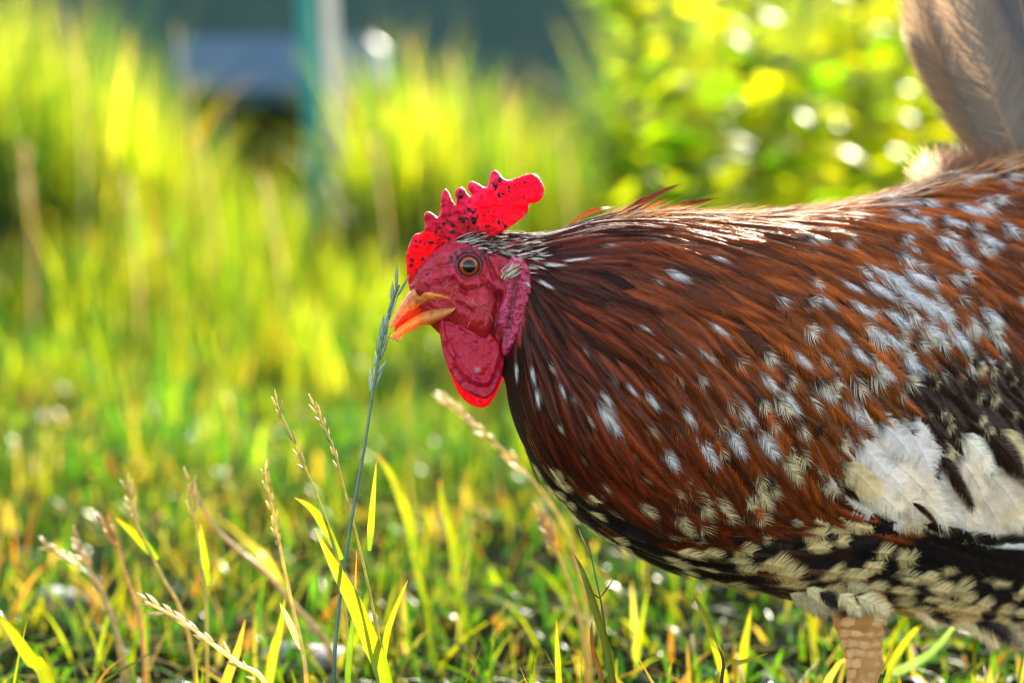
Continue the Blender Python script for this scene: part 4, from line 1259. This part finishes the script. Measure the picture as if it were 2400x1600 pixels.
flist = []      # (weight on screen, verts, faces, cols)
def put(P0, n0, kind, x, y, ang=0.0, L=None, W=None, tip='auto', lift=None, curl=0.0):
    """lay one feather with its root at P0"""
    facing = n0 @ norm(CAM - P0)
    big = 1.0
    ts, bs, tc_, streak = 0.0, 0.0, None, 0.0
    if kind == 'hackle':
        L_ = L or rng.uniform(150, 240) * np.clip(.65 + (x - 1200) / 300, .6, 1); W_ = W or rng.uniform(12, 23) * np.clip(.75 + (x - 1200) / 350, .8, 1.5)
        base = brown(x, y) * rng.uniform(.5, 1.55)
        prof, nb = lance, 40
        if tip == 'auto' and rng.random() < white_p(*to_px(P0 + (RGT * flow(x, y)[0] - UPV * flow(x, y)[1]) * L_ * S * .8)):
            tip = 'white'
        if tip == 'white':
            cool = np.clip((1000 - y) / 500, 0, 1)  # tips whiter above, creamier below: sky and ground light put into the colour
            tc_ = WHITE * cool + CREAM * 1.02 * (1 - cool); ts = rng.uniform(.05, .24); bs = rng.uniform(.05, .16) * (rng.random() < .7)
            if x > 1450: W_ *= 1.2; prof = roundp
            ts *= 1.0 + .4 * (x > 1700)
        elif rng.random() < .25:
            bs = 0; tc_ = BLACK * 1.5; ts = rng.uniform(.05, .12)
        streak = .4 if rng.random() < .45 else 0
        l0, l1 = 1.0, rng.uniform(8, 26)
        fwd, gap, camber = 3.0, .6, .35
    elif kind == 'crest':
        L_ = L or rng.uniform(28, 70); W_ = W or rng.uniform(3, 5.5)
        base = brown(x, y) if rng.random() < .5 else BLACK * 2
        if rng.random() < .45: base = np.array([.72, .66, .56]) * rng.uniform(.5, 1)
        prof, nb = lance, 9; l0, l1 = .5, rng.uniform(3, 9); fwd, gap, camber = 2.5, .5, .3
    elif kind == 'wing':
        L_ = L or rng.uniform(120, 170); W_ = W or rng.uniform(36, 56)
        base = np.array([.70, .68, .62]) if rng.random() < .75 else (CREAM if rng.random() < .5 else DARK)
        prof, nb = roundp, 80; l0, l1 = 2, rng.uniform(12, 24); fwd, gap, camber = 1.1, .12, .3
        if rng.random() < .4: tc_ = CREAM * rng.uniform(.8, 1.1); ts = .3
    elif kind == 'dark':
        L_ = L or rng.uniform(110, 160); W_ = W or rng.uniform(26, 38)
        base = DARK * rng.uniform(.6, 1.4)
        prof, nb = roundp, 40; l0, l1 = 2, rng.uniform(9, 20); fwd, gap, camber = 1.6, .4, .3
        if rng.random() < max(.35, white_p(x + 60, y + 40)): tc_ = CREAM * 1.05; ts = rng.uniform(.12, .3); bs = .1
    else:  # belly
        L_ = L or rng.uniform(115, 165) * (1.0 if x > 1450 else .75); W_ = W or rng.uniform(28, 66) * (1.0 if x > 1600 else .62)
        base = BLACK * rng.uniform(1, 2.2) if rng.random() < .85 else RUST * .5
        prof, nb = roundp, 58; l0, l1 = 2, rng.uniform(9, 20); fwd, gap, camber = 2.2, .05, .35
        if rng.random() < (.92 if x > 1800 else .76): tc_ = np.array([.80, .66, .32]) * rng.uniform(.8, 1.05); ts = rng.uniform(.36, .68) * (.85 if x < 1700 else 1)  # cream tips made yellower to hold the ground's bounce light
    if lift is not None: l1 = lift
    P, N = path_on(P0, n0, L_ * S, l0 * S, l1 * S, 7, ang, curl)
    jit_, dk_, fr_, ru_ = (.30, .20, .62, .14) if kind in ('hackle', 'crest', 'dark') else (.14, .05, .25, .04)
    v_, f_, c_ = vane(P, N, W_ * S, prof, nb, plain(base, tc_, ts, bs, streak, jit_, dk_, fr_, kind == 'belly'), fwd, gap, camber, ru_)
    flist.append((L_ * W_ * max(0, facing) * (1.6 if tc_ is not None else 1) * (x < 2420), v_, f_, c_))

def zone(x, y):
    fx_, fy_ = flow(x, y)
    if x > 1255 or y > 640: x, y = x + fx_ * 85, y + fy_ * 85
    if x < 1255 and y < 640: return 'crest'
    yb = np.interp(x, BELLY[:, 0], BELLY[:, 1])
    if 1940 < x and 950 < y < 1290 and in_poly(x, y, WING): return 'wing'
    if y > yb: return 'belly'
    if x > 2120 and y > 830: return 'dark'
    return 'hackle'
SPC = {'crest': 9, 'hackle': 28, 'wing': 38, 'belly': 52, 'dark': 32}

# scatter roots over the body, spaced by kind
cand_i = rng.integers(0, NU - 2, 90000); cand_j = rng.integers(0, NV, 90000)
# area weights so the roots spread evenly
du = np.linalg.norm(np.diff(BODY, axis=0), axis=2); dv = np.linalg.norm(np.roll(BODY, -1, axis=1) - BODY, axis=2)
area = (du * dv[:-1]); pw = area.ravel() / area.sum()
pick = rng.choice(area.size, 60000, p=pw)
cell = {}
roots = []
for k in pick:
    i, j = divmod(int(k), NV)
    fi, fj = rng.random(), rng.random()
    p = (BODY[i, j] * (1 - fi) + BODY[i + 1, j] * fi) * (1 - fj) + (BODY[i, (j + 1) % NV] * (1 - fi) + BODY[i + 1, (j + 1) % NV] * fi) * fj
    x, y = to_px(p)
    if x < 1090 or x > 2850: continue
    n_ = GN[i, j]
    if x < 1262:                       # keep the bare face free of feathers
        if y > 640 and x < 1226 - max(0, y - 700) * .40 and y < 900: continue
        if y < 900 and y > 700 and x < 1165: continue
        if y > 556 + (x - 1090) * .18 and x < 1215: continue
        if y > 575 + (x - 1090) * .25 and x < 1222: continue
    z_ = zone(x, y)
    far = n_ @ norm(CAM - p) < -.15
    r_ = SPC[z_] * (1.9 if far else 1.0) * (.7 if (z_ == 'hackle' and x < 1330) else 1) * (.75 if (z_ == 'hackle' and x < 1250) else 1)
    rr = r_ * S
    g = tuple((p // (.012)).astype(int))
    ok = True
    for a_ in (-1, 0, 1):
        for b_ in (-1, 0, 1):
            for c_ in (-1, 0, 1):
                for (p2, r2) in cell.get((g[0] + a_, g[1] + b_, g[2] + c_), ()):
                    if ((p - p2) ** 2).sum() < rr * rr: ok = False; break
                if not ok: break
            if not ok: break
        if not ok: break
    if not ok: continue
    cell.setdefault(g, []).append((p, rr))
    roots.append((p, n_, z_, x, y, far))
for (p, n_, z_, x, y, far) in roots:
    big = 1.7 if far else 1
    put(p, n_, z_, x, y, rng.normal(0, .10), None, None, 'auto', None, rng.normal(0, .12))
for k in range(170):                     # short pale and dark feathers combed back over the crown
    x = 1068 + 175 * rng.random(); y = 560 + (x - 1080) * .10 + rng.uniform(-8, 30) * np.clip((x - 1050) / 90, .3, 1)
    if math.hypot(x - EYE[0], y - EYE[1]) < 46: continue
    h = depth_px(x, y)
    if h[0] is None: continue
    p_ = np.array(h[0]); put(p_, out_n(p_, np.array(h[1])), 'crest', x, y, rng.normal(0, .16), rng.uniform(26, 58), rng.uniform(3, 5.5), 'auto', rng.uniform(5, 14))

# feathers that stand out in the photograph: tip place, length, half width, angle, colours
HAND = [  # x, y of the tip, length, half width, tip colour, tip share
    (1690, 548, 190, 13, 'w', .33), (1720, 610, 170, 11, 'w', .3), (1625, 670, 170, 18, 'w', .38), (1690, 855, 190, 20, 'w', .32), (1725, 790, 180, 12, 'w', .35), (1335, 660, 120, 8, 'w', .5), (1400, 650, 150, 6, 'w', .5),
    (1455, 1035, 190, 24, 'w', .5), (1440, 960, 150, 15, 'w', .35), (1550, 970, 170, 14, 'w', .35), (1495, 935, 150, 10, 'w', .3), (1700, 1110, 190, 26, 'w', .5), (1770, 1085, 170, 24, 'w', .5), (1700, 1240, 190, 30, 'c', .5),
    (1600, 1120, 160, 22, 'w', .4), (1760, 1245, 180, 30, 'c', .5), (1850, 1210, 190, 32, 'c', .5), (1650, 1280, 160, 26, 'c', .5), (1540, 1240, 130, 24, 'c', .45), (2250, 720, 260, 34, 'b', .5), (2210, 700, 260, 30, 'b', .5),
    (2290, 750, 250, 30, 'b', .5), (2180, 770, 230, 26, 'b', .45), (2330, 830, 230, 32, 'b', .4), (2210, 880, 200, 30, 'b', .45), (2140, 700, 240, 20, 'b', .45), (2090, 740, 220, 18, 'b', .4), (2330, 610, 190, 28, 'b', .4),
    (2180, 520, 170, 22, 'b', .45), (2230, 470, 190, 24, 'b', .5), (2350, 490, 190, 24, 'b', .5), (2400, 760, 200, 30, 'b', .4), (2270, 560, 160, 18, 'b', .4), (2060, 1000, 170, 28, 'w', .5), (1990, 720, 200, 16, 'b', .35), (2050, 680, 200, 14, 'b', .35),
    (1250, 690, 60, 6, 'w', .8), (1310, 705, 110, 7, 'w', .5), (1275, 905, 120, 10, 'w', .4), (1225, 900, 120, 9, 'w', .4), (1280, 960, 120, 7, 'w', .4), (1335, 940, 120, 7, 'w', .35), (1560, 850, 150, 10, 'w', .2), (1530, 790, 150, 9, 'w', .25),
    (2170, 665, 210, 26, 'b', .5), (2120, 640, 200, 20, 'b', .4), (2240, 660, 220, 28, 'b', .5), (2265, 800, 220, 30, 'b', .45), (2160, 820, 200, 26, 'b', .45), (2110, 800, 200, 20, 'b', .4), (2130, 900, 190, 26, 'b', .5), (2070, 860, 190, 20, 'b', .4), (2020, 800, 180, 18, 'b', .35),
    (2190, 430, 170, 18, 'b', .5), (2280, 420, 180, 20, 'b', .5), (2360, 410, 180, 20, 'b', .5), (2300, 520, 180, 22, 'b', .45), (2390, 560, 180, 24, 'b', .45), (2150, 480, 150, 16, 'b', .5), (1960, 560, 170, 14, 'b', .25), (1900, 520, 170, 12, 'b', .25), (1930, 870, 180, 18, 'w', .4), (1850, 930, 180, 20, 'w', .4),
    (1790, 1010, 180, 22, 'w', .45), (1850, 1090, 180, 28, 'w', .5), (1905, 1150, 170, 30, 'c', .5), (1640, 1010, 170, 16, 'w', .35), (1900, 980, 170, 22, 'w', .45), (1980, 950, 170, 24, 'w', .5)]
for (x, y, L_, W_, tc_, ts) in HAND:
    # walk back from the tip against the flow to find the root
    bx, by = x, y
    for k in range(10):
        fx, fy = flow(bx, by); bx -= fx * L_ / 10; by -= fy * L_ / 10
    h = depth_px(bx, by)
    if h[0] is None: continue
    P0 = np.array(h[0]); n0 = out_n(P0, np.array(h[1]))
    P, N = path_on(P0, n0, L_ * S, 3 * S, rng.uniform(19, 25) * S, 8)
    cc = {'w': WHITE * .95, 'c': CREAM * 1.0, 'b': np.array([.74, .77, .80])}[tc_]  # the bluish white has the sky's blue light put into its colour
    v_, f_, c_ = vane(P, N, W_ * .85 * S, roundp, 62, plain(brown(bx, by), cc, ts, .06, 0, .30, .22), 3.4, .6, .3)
    flist.append((1e6, v_, f_, c_))

# white wing coverts and the long flight feathers under them, laid one by one
def laid(pts, W_, base, tipc=None, ts=0, nb=46, prof=roundp, fwd=1.0, gap=.08, dep=None, lift=(3, 26), mat=None, tilt=(0, 0), shaft_c=None, add=True, streaky=False):
    """a feather along given pixels, resting on the flank"""
    c_ = catmull(pts, 8)
    P, N = [], []
    for i, (x, y) in enumerate(c_):
        h = depth_px(x, y)
        k = i / 7
        if h[0] is not None and dep is None:
            p = np.array(h[0]); n_ = out_n(p, np.array(h[1])); P.append(p + n_ * (lift[0] + (lift[1] - lift[0]) * k) * S); N.append(n_)
        else:
            dd = dep if dep is not None else (((P[-1] - CAM) @ FWD) - D0) / S if P else 0
            p = H(x, y, dd + tilt[0] * k); n_ = norm(np.array([tilt[1], -1.0, .15]))
            P.append(p); N.append(n_)
    P, N = np.array(P), np.array(N)
    N = norm(np.stack([np.convolve(np.pad(N[:, a_], 2, 'edge'), np.ones(5) / 5, 'valid') for a_ in range(3)], 1))
    T_ = norm(np.gradient(P, axis=0)); N = norm(N - T_ * (N * T_).sum(1, keepdims=True))
    fn = plain(base, tipc, ts, 0, 0, .10 if streaky else .25, .02)
    if streaky:                       # dark root, brown flecks along the vane
        f0 = fn; ph_ = rng.uniform(0, 6); pos_ = rng.uniform(.25, .8, 3); xs_ = rng.uniform(-.8, .8, 3)
        def fn(t, x, kx):
            c_ = f0(t, x, kx)
            d_ = np.clip((.22 - t) / .12, 0, 1)[:, None]
            c_ = c_ * (1 - d_) + np.array([.035, .016, .012]) * d_
            for a_, b_ in zip(pos_, xs_):
                k_ = np.exp(-((t - a_) / .05) ** 2 - ((x - b_) / .35) ** 2)[:, None] * .35
                c_ = c_ * (1 - k_) + np.array([.16, .06, .03]) * k_
            return c_
    r_ = vane(P, N, W_ * S, prof, nb, fn, fwd, gap, .22, .04, True, shaft_c)
    if add: flist.append((2e6, *r_))
    return r_
IV = np.array([.78, .73, .60]); PW = np.array([.80, .80, .79])
for (x0, y0, x1, y1, w_, cl) in [(2020, 1215, 2560, 1365, 46, BLACK * 1.3), (2040, 1200, 2540, 1330, 40, BLACK), (2180, 1240, 2600, 1300, 34, BLACK * 1.4)]:
    laid([(x0, y0), ((x0 + x1) / 2, (y0 + y1) / 2 + 20), (x1, y1)], w_, cl, nb=70, fwd=1.3, lift=(8, 24))
laid([(2180, 1225), (2330, 1262), (2520, 1270)], 16, PW, nb=60, lift=(24, 34))
laid([(2150, 1215), (2300, 1255), (2520, 1245)], 20, BLACK, nb=60, lift=(28, 33))
for (x0, y0, x1, y1, w_, cl) in [
    (1985, 1110, 2110, 1205, 40, IV), (2020, 1090, 2160, 1215, 44, IV), (2070, 1110, 2230, 1240, 46, IV), (2120, 1130, 2290, 1255, 44, PW), (2010, 1060, 2110, 1150, 44, PW), (2060, 1060, 2190, 1190, 48, IV),
    (2250, 1120, 2330, 1240, 40, IV), (2290, 1090, 2380, 1215, 44, IV), (2340, 1080, 2440, 1215, 46, IV), (2230, 1060, 2290, 1180, 34, IV), (2100, 985, 2170, 1120, 52, PW), (2050, 985, 2120, 1080, 44, PW), (2400, 1060, 2500, 1200, 44, IV), (2240, 1010, 2310, 1120, 34, IV), (1960, 1080, 2050, 1165, 34, CREAM), (1990, 1030, 2070, 1120, 34, PW), (2170, 1140, 2290, 1235, 40, IV), (2200, 1170, 2340, 1255, 34, PW), (2330, 1000, 2400, 1110, 32, CREAM), (2290, 1150, 2400, 1240, 40, IV), (2370, 1140, 2480, 1235, 40, IV)]:
    laid([(x0, y0), ((x0 + x1) / 2 + 8, (y0 + y1) / 2 - 4), (x1, y1)], w_ * 1.12, cl * rng.uniform(.98, 1.08), CREAM * 1.15, rng.uniform(.05, .22), nb=130, fwd=1.7, lift=(14, rng.uniform(30, 40)), gap=-.1, prof=roundp, streaky=True)

for (x0, y0, x1, y1, w_) in [(2185, 1060, 2240, 1165, 22), (2205, 1100, 2262, 1200, 18), (2300, 1015, 2372, 1112, 36), (2320, 1060, 2390, 1140, 22), (2120, 1165, 2180, 1225, 9), (2400, 1010, 2470, 1100, 34)]:
    laid([(x0, y0), ((x0 + x1) / 2 + 6, (y0 + y1) / 2 - 4), (x1, y1)], w_, DARK * .8, nb=80, fwd=1.7, lift=(30, 46), gap=.05)
flist.sort(key=lambda q_: -q_[0])
for (w_, v_, f_, c_) in flist[:300]:
    mesh_obj('feather', v_, f_, M_FEATHER, hen, c_, False)
rest = MB()
for (w_, v_, f_, c_) in flist[300:]:
    rest.add(v_, f_, c_)
o_ = rest.build('plumage', M_FEATHER, hen, False)
o_['kind'] = 'stuff'; o_['label'] = 'dense brown, black and white plumage'

# stray hackle feathers standing off the nape
def stray(pts, hy, W_, base, tipc=None, ts=0):
    p_ = catmull(pts, 8)
    P = H(p_[:, 0], p_[:, 1], np.linspace(hy[0], hy[1], 8))
    N = np.tile(norm(np.array([0, -1.0, .3])), (8, 1))
    T_ = norm(np.gradient(P, axis=0)); N = norm(N - T_ * (N * T_).sum(1, keepdims=True))
    v_, f_, c_ = vane(P, N, W_ * S, lance, 40, plain(base, tipc, ts), 4.0, .3, .2, .1)
    mesh_obj('feather', v_, f_, M_FEATHER, hen, c_, False)['label'] = 'loose hackle feather standing off the nape'
stray([(1420, 545), (1500, 478), (1560, 445), (1612, 424)], (-120, -100), 9, MAHOG * .5)
stray([(1400, 555), (1460, 498), (1500, 470), (1525, 457)], (-110, -80), 7, MAHOG * .5, WHITE, .06)
stray([(1320, 540), (1370, 500), (1410, 488), (1445, 484)], (-120, -100), 7, RUST, WHITE, .3)
stray([(1500, 500), (1600, 478), (1650, 470), (1700, 462)], (-60, -30), 6, MAHOG * .5)
stray([(1480, 505), (1540, 475), (1575, 465)], (-60, -30), 5, RUST)

# ear tuft and face bristles
tuft = MB()
for k in range(130):
    x, y = 1172 + rng.uniform(0, 26), 655 - rng.uniform(0, 22)
    L_ = rng.uniform(18, 34); a_ = R(rng.uniform(-62, -25))
    t = np.linspace(0, 1, 4)[:, None]
    p_ = np.array([[x, y]]) + np.array([[math.cos(a_), math.sin(a_)]]) * L_ * t
    w_ = H(p_[:, 0], p_[:, 1], -256 - rng.uniform(0, 9) - 10 * t[:, 0] * (1 - t[:, 0]))
    v_, f_ = strip(w_, np.array([.8, 1.1, .8, .1]) * S * 1.2, (.3, -.2, 1))
    tuft.add(v_, f_, (WHITE if rng.random() < .55 else np.array([.35, .2, .1]) * rng.uniform(.4, 1)))
o_ = tuft.build('ear_tuft', M_FEATHER, hen, False); o_['kind'] = 'stuff'; o_['label'] = 'small tuft of pale hairs over the ear'
br = MB()
for k in range(66):
    if k < 24: x, y = rng.normal(1120, 38), rng.normal(745, 38)
    elif k < 52: x, y = rng.normal(1120, 40), rng.normal(556, 8)
    else: x, y = rng.normal(1060, 30), rng.normal(700, 20)
    h = depth_px(x, y)
    if h[0] is None or x > 1175: continue
    p0 = np.array(h[0]); n_ = out_n(p0, np.array(h[1]))
    a_ = rng.uniform(0, 6.28) if k < 24 else R(rng.uniform(-50, 0))
    d_ = RGT * math.cos(a_) - UPV * math.sin(a_)
    L_ = rng.uniform(8, 20) * S
    pts = [p0 - n_ * S, p0 + d_ * L_ * .5 + n_ * 3 * S, p0 + d_ * L_ + n_ * 3 * S]
    v_, f_ = tube(pts, np.array([.55, .45, .15]) * S, 4, False)
    br.add(v_, f_, np.array([.5, .3, .22]) * rng.uniform(.6, 1.2))
o_ = br.build('face_bristles', M_FEATHER, hen); o_['kind'] = 'stuff'; o_['label'] = 'fine pale bristles on the bare face'

# fine pale barbs added along the back to make a sunlit rim
dn = MB()
for k in range(1900):
    i = int(rng.integers(112, NU - 30)); j = int(rng.integers(-10, 11)) % NV
    p0 = BODY[i, j] + (BODY[i + 1, j] - BODY[i, j]) * rng.random()
    x, y = to_px(p0)
    if x > 2420 or x < 1400: continue
    fx, fy = flow(x, y); n_ = GN[i, j]
    d_ = norm(RGT * fx - UPV * fy + rng.normal(0, .12, 3))
    L_ = rng.uniform(35, 90) * S; h_ = rng.uniform(10, 24) * S
    t = np.linspace(0, 1, 5)[:, None]
    q_ = p0 + n_ * (6 * S + h_ * t ** .7) + d_ * L_ * t
    v_, f_ = strip(q_, np.array([.5, .7, .6, .4, .1]) * S * rng.uniform(.7, 1.5), norm(np.cross(d_, n_) + rng.normal(0, .3, 3)))
    dn.add(v_, f_, (np.array([.60, .30, .07]) if rng.random() < .6 or x < 1600 else np.array([.65, .50, .30])) * rng.uniform(.5, 1.2) * (.6 if x < 1500 else 1))
o_ = dn.build('rim_barbs', M_FEATHER, hen, False); o_['kind'] = 'stuff'; o_['label'] = 'fine pale barbs added along the back as a sunlit rim'

# ---- tail
TB = np.array([.155, .115, .080]); TD = np.array([.035, .027, .026])
def tailf(pts, hy, W_, base, tipc=None, ts=0, tilt=0.0, shaft_c=(.30, .20, .12)):
    p_ = catmull(pts, 10)
    P = H(p_[:, 0], p_[:, 1], np.linspace(hy[0], hy[1], 10))
    N = np.tile(norm(np.array([tilt, -1.0, 0])), (10, 1))
    T_ = norm(np.gradient(P, axis=0)); N = norm(N - T_ * (N * T_).sum(1, keepdims=True))
    v_, f_, c_ = vane(P, N, W_ * S, roundp, 170, plain(base, tipc, ts), 1.2, -.4, .12, .006, True, np.array(shaft_c), .002)
    return mesh_obj('tail_feather', v_, f_, M_TAIL, hen, c_, False)
tailf([(2420, 450), (2335, 240), (2230, 0), (2150, -280)], (560, 560), 118, TB, WHITE * .6, .1, -.25)
tailf([(2400, 460), (2260, 260), (2160, 60), (2130, -180)], (600, 640), 78, TB * .8, tilt=-.6)
tailf([(2470, 460), (2430, 220), (2390, 0), (2350, -300)], (585, 600), 105, TD, tilt=.1)
tailf([(2520, 460), (2500, 220), (2480, 0), (2460, -260)], (610, 640), 105, TD * 1.6, tilt=.2)
tailf([(2560, 460), (2570, 220), (2580, 20), (2590, -200)], (620, 660), 100, TB * .7, tilt=.4)
tailf([(2600, 470), (2640, 260), (2680, 80), (2720, -120)], (620, 670), 90, TD, tilt=.5)
tailf([(2450, 450), (2390, 240), (2320, 0), (2260, -260)], (650, 680), 110, TD * 1.2, tilt=0)
tailf([(2500, 450), (2460, 240), (2420, 0), (2400, -260)], (670, 700), 110, TD, tilt=.1)
tailf([(2440, 470), (2300, 300), (2180, 150), (2112, 20)], (640, 690), 60, TB * 1.2, WHITE * .6, .15, tilt=-.8)
fl = MB()
for k in range(1500):
    x = rng.uniform(2155, 2480); y = 445 - rng.uniform(0, 50)
    a_ = R(rng.normal(-100 if x < 2300 else -85, 24)); L_ = rng.uniform(40, 120) * (.75 if x > 2200 else .8)
    if x < 2200: a_ = R(rng.normal(-112, 26)); L_ *= .65
    t = np.linspace(0, 1, 5); cu = rng.normal(0, 16)
    xs = x + math.cos(a_) * L_ * t + cu * t ** 2; ys = y + math.sin(a_) * L_ * t - abs(cu) * .3 * t ** 2
    w_ = H(xs, ys, rng.uniform(460, 640) + 20 * t * rng.normal())
    v_, f_ = strip(w_, np.array([.7, .9, .8, .5, .1]) * S * rng.uniform(.6, 1.5), norm(np.array([math.sin(a_), rng.normal(0, .6), math.cos(a_)])))
    fl.add(v_, f_, (np.array([.24, .13, .08]) if x > 2210 else np.array([.80, .70, .54])) * rng.uniform(.6, 1.2))  # left strands painted pale for the sun's glow
o_ = fl.build('tail_fluff', M_FEATHER, hen, False); o_['kind'] = 'stuff'; o_['label'] = 'soft brown fluff round the root of the tail, painted pale at left as sun glow'

# ---- legs
def leg(x0, hy, xf, label=None):
    pts = [(x0 + 10, 1330, 60), (x0 + 4, 1400, 70), (x0 + 5, 1455, 62), (x0 + 12, 1510, 48), (x0 + 18, 1570, 44), (x0 + 16, 1680, 42), (x0 + 12, 1780, 45), (x0 + 8, 1822, 50)]
    p_ = catmull(np.array(pts, float), 40)
    P = H(p_[:, 0], p_[:, 1], hy)
    v_, f_ = tube(P, p_[:, 2] * S, 20)
    cc = []
    for i in range(40):
        for j in range(20):
            k = .75 + .3 * noise.noise(Vector((i * .7, j * .5, hy)))
            cc.append(np.array([.52, .28, .10]) * k)
    sh = mesh_obj('shank', v_, f_, M_SHANK, hen, np.array(cc) * np.array([1.1, .95, .75]))
    if label: sh['label'] = label
    # scutes: overlapping plates down the shank
    for r_ in range(16):
        y = 1458 + r_ * 24 + rng.normal(0, 2)
        k = np.argmin(abs(p_[:, 1] - y))
        c_, rad = p_[k, 0], p_[k, 2]
        for s_ in range(5):
            if rng.random() < .2: continue
            th0, th1 = R(-165 + s_ * 34 + (r_ % 2) * 17), R(-165 + s_ * 34 + 33 + (r_ % 2) * 17)
            V = []
            for a_, yy, rr in ((th0, y - 12, 1.0), (th1, y - 12, 1.0), (th1, y + 8, 1.05), ((th0 + th1) / 2, y + 13 + 3 * math.sin(7 * r_ + 3 * s_), 1.02), (th0, y + 8, 1.05), ((th0 + th1) / 2, y, 1.085)):
                V.append((c_ + rad * rr * math.cos(a_), yy, hy + rad * rr * math.sin(a_)))
            V = np.array(V)
            mesh_obj('scale', H(V[:, 0], V[:, 1], V[:, 2]), [(0, 1, 5), (1, 2, 5), (2, 3, 5), (3, 4, 5), (4, 0, 5)], M_SHANK, sh,
                     np.array([.54, .29, .105]) * rng.uniform(.88, 1.08) * np.array([.85, .88, .97, 1, .97, 1.03])[:, None])
    base = np.array([P[-1][0], P[-1][1], 0.012])
    for a_, L_ in ((180, .075), (215, .062), (145, .062), (15, .03)):
        d_ = np.array([math.cos(R(a_)), math.sin(R(a_)), 0])
        t = np.linspace(0, 1, 8)
        tp = base + d_ * (L_ * t)[:, None] + np.array([0, 0, 1]) * (.008 * np.sin(t * 3.1))[:, None]
        v_, f_ = tube(tp, np.array([.010, .009, .0085, .0085, .0075, .0075, .006, .0015]), 8)
        mesh_obj('toe', v_, f_, M_SHANK, hen, np.tile([.42, .27, .16], (len(v_), 1)))
leg(2008, 225, 1950, 'scaly yellow-brown shank under the belly')
leg(2440, 420, 2400, 'far shank hidden by grass')
# thigh feathers hanging over the hock and behind
def hang(pts, hy, W_, base, tipc=None, ts=0):
    p_ = catmull(pts, 8)
    P = H(p_[:, 0], p_[:, 1], np.linspace(hy[0], hy[1], 8))
    N = np.tile(norm(np.array([.15, -1.0, -.1])), (8, 1))
    T_ = norm(np.gradient(P, axis=0)); N = norm(N - T_ * (N * T_).sum(1, keepdims=True))
    v_, f_, c_ = vane(P, N, W_ * S, roundp, 34, plain(base, tipc, ts), 1.6, .4, .3)
    mesh_obj('feather', v_, f_, M_FEATHER, hen, c_, False)
for (x0, y0, x1, y1, w_, cl, hy) in [
    (1890, 1390, 1975, 1448, 24, CREAM * .7, 130), (1930, 1395, 2030, 1470, 24, np.array([.12, .07, .035]), 150), (1960, 1390, 2080, 1470, 24, CREAM * .8, 145), (1900, 1380, 1970, 1440, 26, BLACK * 3, 140), (1990, 1380, 2088, 1452, 24, CREAM * 1.05, 170),
    (2110, 1400, 2215, 1490, 16, CREAM, 260), (2140, 1400, 2250, 1470, 26, BLACK * 2, 280), (2200, 1420, 2300, 1500, 24, CREAM, 300), (2240, 1430, 2360, 1530, 30, CREAM * 1.1, 330), (2260, 1420, 2390, 1520, 30, BLACK * 2, 320),
    (2300, 1430, 2440, 1540, 34, CREAM * .7, 350), (2330, 1440, 2480, 1570, 36, BLACK * 3, 380), (2380, 1440, 2520, 1560, 36, CREAM * .8, 390), (2290, 1450, 2345, 1532, 14, CREAM * 1.2, 420)]:
    hang([(x0, y0), ((x0 + x1) / 2, (y0 + y1) / 2 - 6), (x1, y1)], (hy, hy + 30), w_, cl)
for k in range(16):
    x0 = 1880 + 11 * k + rng.normal(0, 6); y0 = 1372 + rng.uniform(-12, 26); l_ = rng.uniform(80, 110); a_ = R(rng.uniform(22, 48))
    hang([(x0 - 30, y0), (x0 - 30 + l_ * .5 * math.cos(a_), y0 + l_ * .45 * math.sin(a_)), (x0 - 30 + l_ * math.cos(a_), y0 + l_ * math.sin(a_))], (rng.uniform(100, 130), 140), rng.uniform(22, 30), [CREAM * .75, CREAM * .5, BLACK * 2.5, CREAM][k % 4])
